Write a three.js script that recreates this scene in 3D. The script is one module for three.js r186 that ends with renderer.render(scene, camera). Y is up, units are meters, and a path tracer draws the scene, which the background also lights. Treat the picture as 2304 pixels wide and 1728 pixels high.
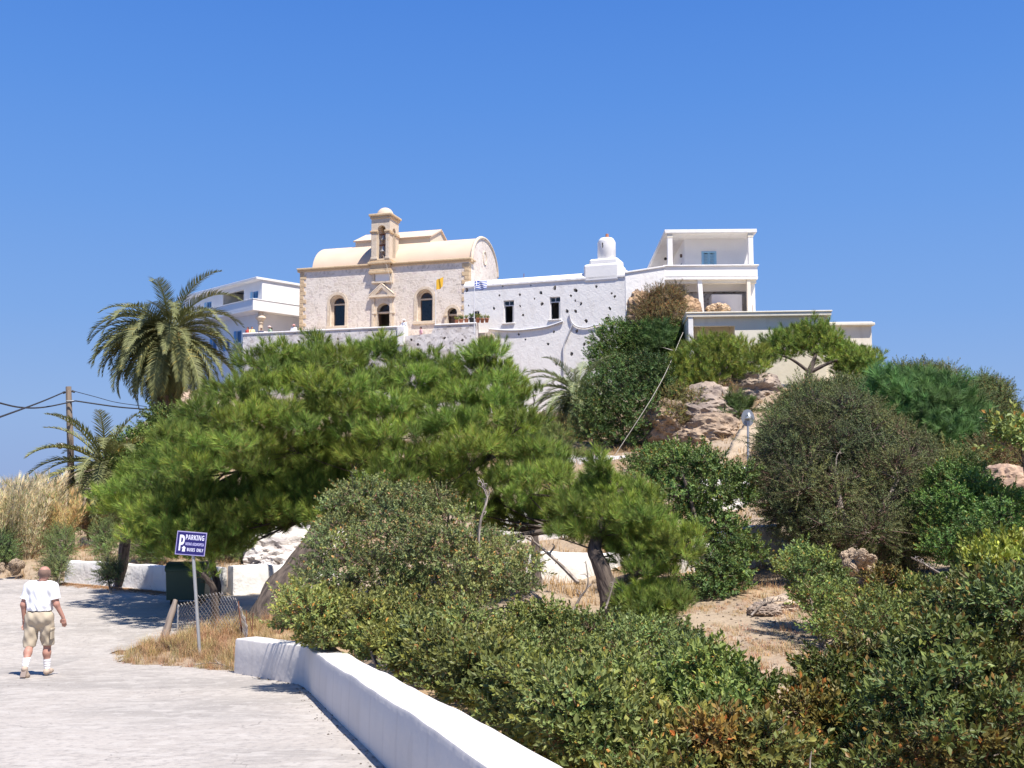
import * as THREE from 'three';
import { mergeGeometries, mergeVertices, toCreasedNormals } from 'three/addons/utils/BufferGeometryUtils.js';
import { Brush, Evaluator, SUBTRACTION } from 'three-bvh-csg';
import { RoundedBoxGeometry } from 'three/addons/geometries/RoundedBoxGeometry.js';

// ---------------------------------------------------------------- camera, sky, sun, exposure
const EYE = 3.3, F = 2300, CX = 1152, CY = 864, PITCH = Math.atan(224 / 2300), EXPOSURE = 1.62;
const scene = new THREE.Scene();
const camera = new THREE.PerspectiveCamera(2 * Math.atan(864 / F) * 180 / Math.PI, 4 / 3, 0.1, 60000);
camera.position.set(0, EYE, 0);
camera.rotation.x = PITCH;
const SUN = new THREE.Vector3(0.31, 1, 0.42).normalize();
{
  // clear Mediterranean sky: colour by elevation only, [degrees, r, g, b] in linear light as seen
  const K = [[-90, .16, .17, .16], [-3, .18, .21, .26], [-0.4, .24, .33, .52], [0.2, .31, .43, .715], [4, .30, .465, .785], [9, .216, .407, .807], [15, .155, .35, .80], [21, .11, .295, .77], [28, .074, .235, .715], [45, .055, .185, .60], [90, .046, .15, .50]];
  const W = 512, H = 512, a = new Float32Array(W * H * 4);
  for (let j = 0; j < H; j++) {
    const e = ((j + .5) / H - .5) * 180;
    let k = 0; while (k < K.length - 2 && K[k + 1][0] < e) k++;
    const t = Math.min(1, Math.max(0, (e - K[k][0]) / (K[k + 1][0] - K[k][0])));
    for (let i = 0; i < W; i++) {
      const o = (j * W + i) * 4;
      for (let c = 0; c < 3; c++) a[o + c] = (K[k][c + 1] * (1 - t) + K[k + 1][c + 1] * t) / EXPOSURE;
      a[o + 3] = 1;
    }
  }
  const sky = new THREE.DataTexture(a, W, H, THREE.RGBAFormat, THREE.FloatType);
  sky.mapping = THREE.EquirectangularReflectionMapping;
  sky.magFilter = sky.minFilter = THREE.LinearFilter; sky.needsUpdate = true;
  scene.background = sky; scene.environment = sky;
}
const sun = new THREE.DirectionalLight(new THREE.Color().setRGB(1, .945, .865), 5);
sun.position.copy(SUN).multiplyScalar(150); sun.target.position.set(0, 5, -50);
sun.position.add(sun.target.position);
sun.castShadow = true; sun.shadow.mapSize.set(4096, 4096);
Object.assign(sun.shadow.camera, { left: -80, right: 80, top: 80, bottom: -80, near: 1, far: 400 });
scene.add(sun, sun.target);
const renderer = new THREE.WebGLRenderer({ antialias: true });
renderer.toneMapping = THREE.LinearToneMapping; renderer.toneMappingExposure = EXPOSURE;
renderer.shadowMap.enabled = true;

// ---------------------------------------------------------------- helpers
const V3 = THREE.Vector3, v3 = (x, y, z) => new THREE.Vector3(x, y, z);
function rng(seed) { let a = seed >>> 0; return () => { a = (a + 0x6D2B79F5) >>> 0; let t = a; t = Math.imul(t ^ (t >>> 15), t | 1); t ^= t + Math.imul(t ^ (t >>> 7), t | 61); return ((t ^ (t >>> 14)) >>> 0) / 4294967296; }; }
const lerp = (a, b, t) => a + (b - a) * t, clamp = (x, a, b) => Math.min(b, Math.max(a, x));
const sstep = (a, b, x) => { const t = clamp((x - a) / (b - a), 0, 1); return t * t * (3 - 2 * t); };
// measured survey point: where the sight line through photo pixel (px, py) stands at distance d north of the camera
function ray(px, py) { const x = (px - CX) / F, y = (CY - py) / F, c = Math.cos(PITCH), s = Math.sin(PITCH); return v3(x, y * c + s, y * s - c); }
function at(px, py, d) { const r = ray(px, py), k = d / -r.z; return v3(r.x * k, EYE + r.y * k, -d); }
const taken = new Map();
function numbered(n) { const k = taken.get(n) ?? 0; taken.set(n, k + 1); return k ? n + '_' + String(k).padStart(3, '0') : n; }
function shade(o) { o.castShadow = true; o.receiveShadow = true; return o; }
function tag(o, label, category, group, kind) { if (label) o.userData.label = label; if (category) o.userData.category = category; if (group) o.userData.group = group; if (kind) o.userData.kind = kind; else if (category) o.userData.kind = 'thing'; return o; }
function thing(name, label, category, pos, turn = 0, group) { const g = new THREE.Group(); g.name = numbered(name); if (pos) g.position.copy(pos); g.rotation.y = turn; tag(g, label, category, group); scene.add(g); return g; }
function part(name, geo, mat, parent) { const m = shade(new THREE.Mesh(Array.isArray(geo) ? merge(geo) : geo, mat)); m.name = parent ? name : numbered(name); (parent ?? scene).add(m); return m; }
function struct(name, geo, mat, label) { const m = part(name, geo, mat); m.userData.kind = 'structure'; if (label) m.userData.label = label; return m; }
function merge(list) {
  const l = list.map(g => { const q = g.index ? g.toNonIndexed() : g; for (const k of Object.keys(q.attributes)) if (!['position', 'normal', 'uv', 'color'].includes(k)) q.deleteAttribute(k); return q; });
  const allColor = l.every(g => g.attributes.color), allUv = l.every(g => g.attributes.uv);
  for (const g of l) { if (!allColor) g.deleteAttribute('color'); if (!allUv) g.deleteAttribute('uv'); if (!g.attributes.normal) g.computeVertexNormals(); }
  return l.length === 1 ? l[0] : mergeGeometries(l);
}
// uv in metres from position, by dominant normal
function triUV(geo) {
  const g = geo.index ? geo.toNonIndexed() : geo, p = g.attributes.position, uv = new Float32Array(p.count * 2), a = v3(), b = v3(), c = v3();
  for (let i = 0; i < p.count; i += 3) {
    a.fromBufferAttribute(p, i); b.fromBufferAttribute(p, i + 1); c.fromBufferAttribute(p, i + 2);
    const n = b.clone().sub(a).cross(c.clone().sub(a)); const ax = Math.abs(n.x), ay = Math.abs(n.y), az = Math.abs(n.z);
    [a, b, c].forEach((q, k) => { const o = (i + k) * 2; if (ay >= ax && ay >= az) { uv[o] = q.x; uv[o + 1] = q.z; } else if (ax > az) { uv[o] = q.z; uv[o + 1] = q.y; } else { uv[o] = q.x; uv[o + 1] = q.y; } });
  }
  g.setAttribute('uv', new THREE.BufferAttribute(uv, 2)); return g;
}
function box(x0, y0, z0, x1, y1, z1, r = 0.02) {
  const w = Math.abs(x1 - x0), h = Math.abs(y1 - y0), d = Math.abs(z1 - z0);
  const g = r > 0 && Math.min(w, h, d) > 2.2 * r ? new RoundedBoxGeometry(w, h, d, 1, r) : new THREE.BoxGeometry(w, h, d);
  g.translate((x0 + x1) / 2, (y0 + y1) / 2, (z0 + z1) / 2); return triUV(g);
}
function shape(pts, holes = []) { const s = new THREE.Shape(pts.map(p => new THREE.Vector2(p[0], p[1]))); for (const h of holes) s.holes.push(new THREE.Path(h.map(p => new THREE.Vector2(p[0], p[1])))); return s; }
// a wall slab: outline and openings in metres, front face at z = 0, going back by depth
function slab(pts, holes, depth, z = 0) { const g = new THREE.ExtrudeGeometry(shape(pts, holes), { depth, bevelEnabled: false }); g.translate(0, 0, z - depth); return g; }
const rect = (x0, y0, x1, y1) => [[x0, y0], [x1, y0], [x1, y1], [x0, y1]];
function arch(x0, y0, x1, yTop, n = 12) { const r = (x1 - x0) / 2, c = (x0 + x1) / 2, ys = yTop - r, p = [[x0, y0], [x1, y0]]; for (let i = 0; i <= n; i++) { const a = Math.PI * i / n; p.push([c + r * Math.cos(a), ys + r * Math.sin(a)]); } return p; }
function blob(x, y, rx, ry, rnd, n = 7) { const p = []; for (let i = 0; i < n; i++) { const a = -2 * Math.PI * i / n, k = .6 + .7 * rnd(); p.push([x + Math.cos(a) * rx * k, y + Math.sin(a) * ry * k]); } return p; }
// tapered tube through points (each [Vector3, radius])
function tube(pts, sides = 7, sub = 4, wob = 0, rnd = Math.random) {
  const P = pts.map(p => p[0]), R = pts.map(p => p[1]), cu = P.length > 2 ? new THREE.CatmullRomCurve3(P, false, 'centripetal') : new THREE.LineCurve3(P[0], P[1]);
  const n = (P.length - 1) * sub, pos = [], idx = [], uv = []; let up = v3(0, 0, 1), len = 0, last = null;
  for (let i = 0; i <= n; i++) {
    const t = i / n, c = cu.getPoint(t), T = cu.getTangent(t), s = t * (P.length - 1), k = Math.min(P.length - 2, Math.floor(s)), r = lerp(R[k], R[k + 1], s - k);
    if (Math.abs(T.dot(up)) > .95) up = Math.abs(T.x) < .9 ? v3(1, 0, 0) : v3(0, 1, 0);
    const N = up.clone().sub(T.clone().multiplyScalar(up.dot(T))).normalize(), B = T.clone().cross(N); up = N;
    if (last) len += c.distanceTo(last); last = c;
    for (let j = 0; j <= sides; j++) {
      const a = 2 * Math.PI * (j % sides) / sides, q = r * (1 + wob * (Math.sin(a * 3 + t * 21) * .5 + Math.sin(a * 2 - t * 37 + 1)) * .5);
      pos.push(c.x + (N.x * Math.cos(a) + B.x * Math.sin(a)) * q, c.y + (N.y * Math.cos(a) + B.y * Math.sin(a)) * q, c.z + (N.z * Math.cos(a) + B.z * Math.sin(a)) * q);
      uv.push(j / sides * Math.max(.2, 6.28 * R[0]), len);
    }
  }
  const w = sides + 1;
  for (let i = 0; i < n; i++) for (let j = 0; j < sides; j++) { const a = i * w + j, b = a + w; idx.push(a, a + 1, b, b, a + 1, b + 1); }
  // end caps
  for (const [row, flip] of [[0, 1], [n, 0]]) { const c = pos.length / 3, q = cu.getPoint(row / n); pos.push(q.x, q.y, q.z); uv.push(0, 0); for (let j = 0; j < sides; j++) { const a = row * w + j, b = a + 1; flip ? idx.push(c, b, a) : idx.push(c, a, b); } }
  const g = new THREE.BufferGeometry(); g.setAttribute('position', new THREE.Float32BufferAttribute(pos, 3)); g.setAttribute('uv', new THREE.Float32BufferAttribute(uv, 2)); g.setIndex(idx); g.computeVertexNormals(); return g;
}
// noise
const PERM = (() => { const r = rng(77), a = new Float32Array(4096); for (let i = 0; i < 4096; i++) a[i] = r(); return a; })();
const hsh = (x, y, z = 0) => PERM[(Math.imul(x, 73856093) ^ Math.imul(y, 19349663) ^ Math.imul(z, 83492791)) >>> 3 & 4095];
function vnoise(x, y, z = 0, per = 0) {
  const xi = Math.floor(x), yi = Math.floor(y), zi = Math.floor(z), f = t => t * t * (3 - 2 * t), u = f(x - xi), v = f(y - yi), w = f(z - zi);
  const m = per ? (q => ((q % per) + per) % per) : (q => q), X0 = m(xi), X1 = m(xi + 1), Y0 = m(yi), Y1 = m(yi + 1);
  const l = (Z) => lerp(lerp(hsh(X0, Y0, Z), hsh(X1, Y0, Z), u), lerp(hsh(X0, Y1, Z), hsh(X1, Y1, Z), u), v);
  return w ? lerp(l(zi), l(zi + 1), w) : l(zi);
}
function fbm(x, y, z = 0, oct = 4, per = 0) { let s = 0, a = .5, n = 0; for (let i = 0; i < oct; i++) { s += a * vnoise(x, y, z + i * 17, per); n += a; a *= .5; x *= 2; y *= 2; z *= 2; per *= 2; } return s / n; }
function worley(x, y, per) { const xi = Math.floor(x), yi = Math.floor(y); let d1 = 9, d2 = 9, id = 0; for (let i = -1; i <= 1; i++) for (let j = -1; j <= 1; j++) { const X = ((xi + i) % per + per) % per, Y = ((yi + j) % per + per) % per, dx = xi + i + hsh(X, Y, 5) - x, dy = yi + j + hsh(X, Y, 9) - y, d = Math.hypot(dx, dy); if (d < d1) { d2 = d1; d1 = d; id = hsh(X, Y, 31); } else if (d < d2) d2 = d; } return [d1, d2, id]; }
const to8 = x => Math.round(255 * clamp(x <= .0031308 ? 12.92 * x : 1.055 * Math.pow(x, 1 / 2.4) - .055, 0, 1));
// colour texture (fn gives linear rgb for u, v in 0..1) and height texture; size in metres
function tex(n, metres, fn, gray = false) {
  const a = new Uint8Array(n * n * 4);
  for (let j = 0; j < n; j++) for (let i = 0; i < n; i++) { const c = fn(i / n, j / n), o = (j * n + i) * 4; if (gray) { const g = Math.round(255 * clamp(c, 0, 1)); a[o] = a[o + 1] = a[o + 2] = g; } else { a[o] = to8(c[0]); a[o + 1] = to8(c[1]); a[o + 2] = to8(c[2]); } a[o + 3] = 255; }
  const t = new THREE.DataTexture(a, n, n); t.wrapS = t.wrapT = THREE.RepeatWrapping; t.magFilter = THREE.LinearFilter; t.minFilter = THREE.LinearMipmapLinearFilter; t.generateMipmaps = true; t.repeat.set(1 / metres, 1 / metres);
  if (!gray) t.colorSpace = THREE.SRGBColorSpace; t.needsUpdate = true; return t;
}
const mat = (o) => new THREE.MeshStandardMaterial({ roughness: .9, ...o });
const col = (r, g, b) => new THREE.Color().setRGB(r, g, b);
const mix3 = (a, b, t) => [lerp(a[0], b[0], t), lerp(a[1], b[1], t), lerp(a[2], b[2], t)];
// ---------------------------------------------------------------- materials
const whiteBump = tex(512, 3, (u, v) => .55 * fbm(u * 6, v * 6, 3, 5, 6) + .45 * fbm(u * 28, v * 28, 1, 3, 28), true);
const M = {};
M.white = mat({ map: tex(512, 5, (u, v) => { const n = fbm(u * 5, v * 5, 0, 5, 5), s = sstep(.56, .72, fbm(u * 14, v * 7, 8, 4, 14)); return mix3([.81, .785, .755], [.70, .665, .625], .7 * s * n + .28 * n); }), bumpMap: whiteBump, bumpScale: .03 });
M.whiteSmooth = mat({ map: tex(256, 4, (u, v) => { const n = fbm(u * 4, v * 4, 2, 5, 4); return mix3([.83, .805, .775], [.74, .71, .68], n); }), bumpMap: whiteBump, bumpScale: .008 });
M.roadWall = mat({ map: tex(512, 2.6, (u, v) => { const n = fbm(u * 5, v * 5, 4, 5, 5), s = sstep(.55, .75, fbm(u * 22, v * 5, 6, 4, 22)); return mix3([.68, .64, .60], [.54, .50, .465], .55 * n + .3 * s); }), bumpMap: whiteBump, bumpScale: .012 });
M.cream = mat({ map: tex(256, 4, (u, v) => { const n = fbm(u * 4, v * 4, 12, 5, 4), s = sstep(.55, .75, fbm(u * 16, v * 4, 3, 4, 16)); return mix3([.78, .72, .60], [.66, .59, .47], .6 * n + .35 * s); }), bumpMap: whiteBump, bumpScale: .01 });
M.church = mat({ map: tex(1024, 6, (u, v) => {
  const wx = u + .02 * fbm(u * 8, v * 8, 1, 3, 8), wy = v + .02 * fbm(u * 8, v * 8, 7, 3, 8), w = worley(wx * 16, wy * 22 % 22, 16), n = fbm(u * 6, v * 6, 3, 5, 6), m = sstep(.03, .16, w[1] - w[0]);
  const stone = mix3(mix3([.66, .575, .48], [.57, .475, .38], w[2]), [.62, .52, .48], sstep(.7, .9, w[2]) * .7);
  const c = mix3([.72, .635, .55], stone, m * sstep(.36, .58, n + .25 * (w[2] - .5)) * .75); return mix3(c, [.40, .34, .29], .55 * sstep(.62, .8, fbm(u * 30, v * 30, 2, 3, 30)));
}), bumpMap: tex(1024, 6, (u, v) => { const w = worley(u * 16, v * 22 % 22, 16); return .6 * sstep(0, .25, w[1] - w[0]) * (.6 + .4 * w[2]) + .4 * fbm(u * 24, v * 24, 5, 4, 24); }, true), bumpScale: .014 });
M.trim = mat({ map: tex(256, 2.4, (u, v) => { const n = fbm(u * 5, v * 5, 5, 5, 5), s = fbm(u * 20, v * 20, 2, 3, 20); return mix3([.62, .47, .29], [.45, .31, .19], .55 * n + .5 * sstep(.5, .75, s)); }), bumpMap: whiteBump, bumpScale: .02 });
M.trimPale = mat({ map: tex(256, 2.4, (u, v) => { const n = fbm(u * 5, v * 5, 15, 5, 5), s = fbm(u * 20, v * 20, 12, 3, 20); return mix3([.66, .56, .44], [.52, .40, .28], .55 * n + .5 * sstep(.5, .75, s)); }), bumpMap: whiteBump, bumpScale: .02 });
M.peach = mat({ map: tex(256, 5, (u, v) => { const n = fbm(u * 4, v * 4, 21, 5, 4); return mix3([.64, .505, .385], [.565, .43, .32], n); }), bumpMap: whiteBump, bumpScale: .008 });
M.sand = mat({ map: tex(256, 5, (u, v) => { const n = fbm(u * 4, v * 4, 24, 5, 4); return mix3([.66, .58, .45], [.60, .52, .40], n); }) });
M.rubble = mat({ map: tex(1024, 7, (u, v) => {
  const wx = u + .05 * fbm(u * 8, v * 8, 1, 4, 8), wy = v + .05 * fbm(u * 8, v * 8, 7, 4, 8), w = worley(wx * 20, wy * 28 % 28, 20), n = fbm(u * 5, v * 5, 9, 5, 5), f = fbm(u * 40, v * 40, 6, 4, 40), m = sstep(.02, .14, w[1] - w[0]);
  const stone = mix3([.60, .53, .475], [.43, .37, .33], w[2]), lime = mix3([.70, .66, .63], [.58, .54, .515], fbm(u * 18, v * 18, 3, 3, 18));
  const c = mix3(lime, mix3([.40, .35, .31], stone, m), sstep(.40, .66, n + .3 * (w[2] - .5)) * .7); return mix3(c, [.22, .19, .17], .7 * sstep(.62, .72, f));
}), bumpMap: tex(512, 7, (u, v) => .7 * fbm(u * 26, v * 26, 5, 4, 26) + .3 * fbm(u * 9, v * 12, 2, 3, 0), true), bumpScale: .06 });
M.road = mat({ roughness: .95, map: tex(2048, 8, (u, v) => {
  const a = fbm(u * 4, v * 5, 2, 5, 0), b = fbm(u * 11, v * 15, 12, 4, 0), f = fbm(u * 150, v * 190, 5, 3, 0), q = fbm(u * 38, v * 52, 8, 4, 0), sp = hsh(Math.floor(u * 1700), Math.floor(v * 1700), 3), w = worley(u * 80, v * 80, 80), br = fbm(u * 30, v * 110, 21, 3, 0), cr = Math.abs(fbm(u * 5 + 3, v * 7, 33, 5, 0) - .5);
  let c = mix3([.382, .343, .305], [.299, .271, .244], sstep(.33, .68, a)); c = mix3(c, [.433, .394, .354], .5 * sstep(.5, .7, b)); c = mix3(c, [.257, .232, .213], .5 * sstep(.52, .7, f)); c = mix3(c, [.467, .431, .391], .5 * sstep(.55, .7, q)); c = mix3(c, [.456, .420, .378], .25 * sstep(.52, .7, br));
  c = mix3(c, [.171, .152, .138], .55 * sstep(.0035, .001, cr)); if (w[2] > .88) c = mix3(c, w[2] > .94 ? [.194, .177, .162] : [.524, .486, .443], .55 * sstep(.28, .08, w[0])); return sp > .97 ? mix3(c, [.182, .166, .151], .45) : sp < .03 ? mix3(c, [.570, .530, .491], .5) : c;
}), bumpMap: tex(1024, 8, (u, v) => .35 * fbm(u * 24, v * 60, 3, 4, 0) + .65 * fbm(u * 120, v * 130, 5, 3, 0), true), bumpScale: .014 });
M.earth = mat({ vertexColors: true, roughness: 1, map: tex(1024, 5, (u, v) => { const n = fbm(u * 6, v * 6, 2, 6, 6), s = hsh(Math.floor(u * 260), Math.floor(v * 260), 8), w = worley(u * 40, v * 40, 40); let c = mix3([1, .98, .95], [.68, .62, .55], n); if (w[2] > .8) c = mix3(c, [1.0, .98, .94], .8 * sstep(.35, .15, w[0])); return s > .94 ? mix3(c, [.42, .36, .3], .7) : c; }), bumpMap: tex(512, 5, (u, v) => fbm(u * 12, v * 12, 3, 6, 12), true), bumpScale: .12 });
M.rock = mat({ vertexColors: true, roughness: .95, map: tex(512, 3, (u, v) => { const n = fbm(u * 5, v * 5, 2, 6, 5), c = Math.abs(fbm(u * 4, v * 8, 9, 4, 4) - .5) * 2; return mix3(mix3([1, .97, .93], [.62, .55, .5], n), [.4, .35, .32], .6 * sstep(.10, .02, c)); }), bumpMap: tex(512, 3, (u, v) => .6 * fbm(u * 6, v * 6, 3, 6, 6) + .4 * (1 - Math.abs(fbm(u * 5, v * 9, 9, 4, 5) - .5) * 2), true), bumpScale: .16 });
M.bark = mat({ roughness: .95, map: tex(256, .9, (u, v) => { const n = fbm(u * 9, v * 4, 2, 5, 0), c = fbm(u * 18, v * 5, 4, 4, 0); return mix3([.115, .088, .072], [.045, .034, .03], sstep(.35, .65, .5 * n + .5 * c)); }), bumpMap: tex(256, .9, (u, v) => fbm(u * 16, v * 5, 4, 5, 0), true), bumpScale: .03 });
M.paleBark = mat({ roughness: .95, map: tex(256, .9, (u, v) => { const n = fbm(u * 9, v * 4, 12, 5, 0); return mix3([.33, .28, .24], [.16, .13, .11], sstep(.35, .65, n)); }), bumpMap: M.bark.bumpMap, bumpScale: .015 });
M.palmBark = mat({ roughness: 1, map: tex(256, 1.2, (u, v) => { const n = fbm(u * 10, v * 14, 2, 4, 0); return mix3([.26, .19, .13], [.09, .065, .05], n); }), bumpMap: tex(256, 1.2, (u, v) => fbm(u * 12, v * 16, 4, 4, 0), true), bumpScale: .05 });
M.wood = mat({ map: tex(256, 1.5, (u, v) => { const n = fbm(u * 30, v * 3, 2, 4, 0); return mix3([.30, .235, .18], [.17, .125, .095], n); }) });
M.greyWood = mat({ map: tex(256, 1.2, (u, v) => { const n = fbm(u * 30, v * 3, 6, 4, 0); return mix3([.33, .27, .225], [.17, .13, .105], n); }) });
M.dark = mat({ color: col(.03, .028, .03), roughness: .8 });
M.interior = mat({ color: col(.30, .27, .24) });
M.glass = new THREE.MeshPhysicalMaterial({ color: col(.55, .6, .62), roughness: .05, transmission: 1, thickness: 0, ior: 1.5 });
M.frameBrown = mat({ color: col(.13, .08, .055), roughness: .6 });
M.frameWhite = mat({ color: col(.66, .66, .68), roughness: .5 });
M.blue = mat({ color: col(.12, .30, .52), roughness: .5 });
M.blueDark = mat({ color: col(.05, .12, .24), roughness: .5 });
M.paleBlue = mat({ color: col(.28, .50, .66), roughness: .55 });
M.metal = mat({ color: col(.36, .37, .38), roughness: .45, metalness: .7 });
M.galv = mat({ color: col(.45, .46, .47), roughness: .5, metalness: .55 });
M.rust = mat({ color: col(.20, .085, .05), roughness: .9 });
M.cable = mat({ color: col(.025, .025, .03), roughness: .7 });
M.pipe = mat({ color: col(.50, .50, .53), roughness: .6 });
M.bronze = mat({ color: col(.36, .36, .36), roughness: .45, metalness: .6 });
M.terracotta = mat({ color: col(.38, .15, .08), roughness: .85 });
M.bin = mat({ color: col(.035, .075, .05), roughness: .55 });
M.rubber = mat({ color: col(.02, .02, .02), roughness: .7 });
M.sea = mat({ color: col(.035, .10, .24), roughness: .35 });
// ---------------------------------------------------------------- ground, road, sea
const roadY = d => { const k = .09, q = 1.7 - .0887 * d; return k * Math.log(1 + Math.exp(clamp(q / k, -40, 40))); };
const ROAD = [[1.6, 0], [.92, 2], [-1.0, 8.45], [-3.1, 15.5], [-4.6, 17.5], [-5.8, 18.3], [-7.0, 18.8], [-7.7, 20.2], [-7.4, 22], [-7.0, 24.6], [-5.4, 25.2], [-3.6, 25.5], [-3.4, 28.5], [-5.0, 31.2], [-6.85, 31.7], [-8.9, 30.4], [-12.1, 33.1], [-15.2, 35.2], [-24, 38.5], [-34, 34], [-26, 0]];
function inPoly(P, x, y) { let c = false; for (let i = 0, j = P.length - 1; i < P.length; j = i++) { const a = P[i], b = P[j]; if ((a[1] > y) !== (b[1] > y) && x < (b[0] - a[0]) * (y - a[1]) / (b[1] - a[1]) + a[0]) c = !c; } return c; }
function distPoly(P, x, y) { let m = 1e9; for (let i = 0, j = P.length - 1; i < P.length; j = i++) { const a = P[j], b = P[i], dx = b[0] - a[0], dy = b[1] - a[1], t = clamp(((x - a[0]) * dx + (y - a[1]) * dy) / (dx * dx + dy * dy), 0, 1), q = Math.hypot(x - a[0] - dx * t, y - a[1] - dy * t); if (q < m) m = q; } return m; }
// spot heights [east, north, height]
const SPOTS = [
  [3, -6, 1.5], [-10, -6, 1.7], [15, -6, 1.2], [3, 4, .7], [8, 5, .2], [14, 6, .1], [22, 8, .3], [2, 9, .35], [6, 10, .1], [11, 11, .1], [18, 14, .4], [-1, 14, .1], [3, 15, .05], [7, 16, .1], [11, 18, .3],
  [-3, 20, .05], [0, 22, .05], [5, 21, .3], [8, 24, .45], [13, 24, .8], [18, 25, 1.4], [26, 26, 2.2], [-2, 26, .1], [2, 27, .05], [6, 28, .6], [10, 29, .9], [16, 32, 2.4], [22, 34, 3.2], [34, 38, 4],
  [1.5, 31.5, .1], [2, 33, 1.1], [-2, 33, .9], [2, 36, 1.5], [5, 38, 2], [9, 36, 2.2], [12, 38, 3], [4, 44, 3.1], [8, 46, 4.2], [12, 46, 4.9], [16, 46, 5.0], [22, 46, 4.6], [30, 50, 5.0],
  [3, 52, 4.2], [7, 54, 5.0], [12, 57, 7.2], [15, 60, 8.7], [18, 60, 8.6], [24, 60, 7.6], [32, 62, 6], [40, 60, 4], [4, 60, 5.8], [5, 66, 7.0], [9, 66, 8.8], [14, 66, 9.6], [20, 68, 9.8], [26, 70, 9], [10, 72, 12.5], [14, 74, 15], [18, 76, 15.6], [12, 78, 16],
  [4, 72, 8.0], [3, 76, 8.4], [-3, 72, 7.5], [-3, 78, 9.0], [-10, 78, 9.5], [-16, 80, 10], [-22, 84, 11], [5, 84, 9.5], [-3, 88, 10], [-12, 92, 10.5], [-22, 94, 11], [-30, 100, 11], [-12, 104, 12], [6, 95, 12], [3, 79, 7.8], [6, 78, 8.0], [0, 80.5, 8.1], [-4, 82, 8.2], [-9, 83.5, 8.6], [-14, 86, 9], [-20, 89, 9.5], [8.6, 75.5, 8.6], [2, 82, 8.5], [7, 80, 9], [20, 90, 14], [30, 84, 8],
  [-8, 34, .7], [-12, 36, .7], [-16, 38, .3], [-22, 40, .1], [-6, 36, 1.6], [-12, 42, 1.6], [-17, 46, .2], [-24, 46, -1.5], [-34, 44, -3], [-10, 48, 4.0], [-16, 54, 2.6], [-19, 56, 1.2], [-8, 56, 5.0], [-14, 64, 5.4], [-20, 68, 4.6], [-27, 76, 5], [-13, 50, 2.6], [-17, 60, 3.2], [-30, 64, -3], [-36, 80, 0], [-2, 46, 3.2], [-3, 60, 6.2], [-2, 66, 7.0],
];
function hill(x, d) { let w = 0, s = 0; for (const c of SPOTS) { const q = (x - c[0]) ** 2 + (d - c[1]) ** 2 + .6, k = 1 / (q * Math.sqrt(q)); w += k; s += k * c[2]; } return s / w; }
function groundY(x, d) {
  let y = hill(x, d);
  y += (fbm(x * .35 + 50, d * .35 + 50, 0, 4) - .5) * lerp(.25, 1.6, sstep(3, 12, y));
  const off = sstep(28, 60, Math.hypot(Math.max(0, x - 8) * .9 + Math.max(0, -8 - x) * 1.1, Math.max(0, d - 88) * 1.3) + (d < 60 ? 0 : 0)); y = lerp(y, -40, off * sstep(25, 45, d + Math.max(0, x - 40) * .3));
  if (d < 45 && x < 6) { const inside = inPoly(ROAD, x, d), q = distPoly(ROAD, x, d); y = inside ? roadY(d) - .04 : lerp(roadY(d) - .03 + .1 * sstep(0, .5, q), y, sstep(.2, 2.2, q)); }
  return y;
}
{
  const X0 = -75, X1 = 90, D0 = -14, D1 = 165, xs = [], ds = [];
  for (let x = X0; x <= X1;) { xs.push(x); x += Math.abs(x) < 26 ? .5 : 2; }
  for (let d = D0; d <= D1;) { ds.push(d); d += d > 0 && d < 48 ? .5 : d < 80 ? .8 : 2.5; }
  const pos = [], uv = [], c = [], idx = [], w = xs.length;
  for (const d of ds) for (const x of xs) {
    const y = groundY(x, d), n = fbm(x * .22 + 9, d * .22 + 4, 3, 4), r = sstep(.46, .62, fbm(x * .13 + 31, d * .13 + 8, 6, 4)) * sstep(4, 7, y);
    pos.push(x, y, -d); uv.push(x, d);
    const base = mix3([.40, .29, .18], [.385, .315, .24], sstep(.35, .65, n)); const k = mix3(base, [.38, .31, .24], r); c.push(...k);
  }
  for (let j = 0; j < ds.length - 1; j++) for (let i = 0; i < w - 1; i++) { const a = j * w + i, b = a + w; idx.push(a, a + 1, b, b, a + 1, b + 1); }
  const g = new THREE.BufferGeometry(); g.setAttribute('position', new THREE.Float32BufferAttribute(pos, 3)); g.setAttribute('uv', new THREE.Float32BufferAttribute(uv, 2)); g.setAttribute('color', new THREE.Float32BufferAttribute(c, 3)); g.setIndex(idx); g.computeVertexNormals();
  struct('ground', g, M.earth, 'dry stony hillside of earth and rock');
}
{
  const s = .2, pos = [], uv = [], idx = [], id = new Map();
  const vert = (i, j) => { const k = i * 10000 + j; if (!id.has(k)) { const x = -34 + i * s, d = j * s; id.set(k, pos.length / 3); pos.push(x, roadY(d) + .012 * (fbm(x * .8, d * .8, 5, 3) - .5), -d); uv.push(x, d); } return id.get(k); };
  for (let i = 0; i < 180; i++) for (let j = 0; j < 194; j++) { const x = -34 + (i + .5) * s, d = (j + .5) * s; if (d > 16 ? inPoly(ROAD, x + .5 * (fbm(x * 1.5, d * 1.5, 9, 3) - .5), d + .5 * (fbm(x * 1.5, d * 1.5, 19, 3) - .5)) : inPoly(ROAD, x - .25, d)) { const a = vert(i, j), b = vert(i + 1, j), c = vert(i, j + 1), e = vert(i + 1, j + 1); idx.push(a, b, c, c, b, e); } }
  const g = new THREE.BufferGeometry(); g.setAttribute('position', new THREE.Float32BufferAttribute(pos, 3)); g.setAttribute('uv', new THREE.Float32BufferAttribute(uv, 2)); g.setIndex(idx); g.computeVertexNormals();
  struct('road', g, M.road, 'pale concrete road sloping down to a parking area');
}
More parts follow.
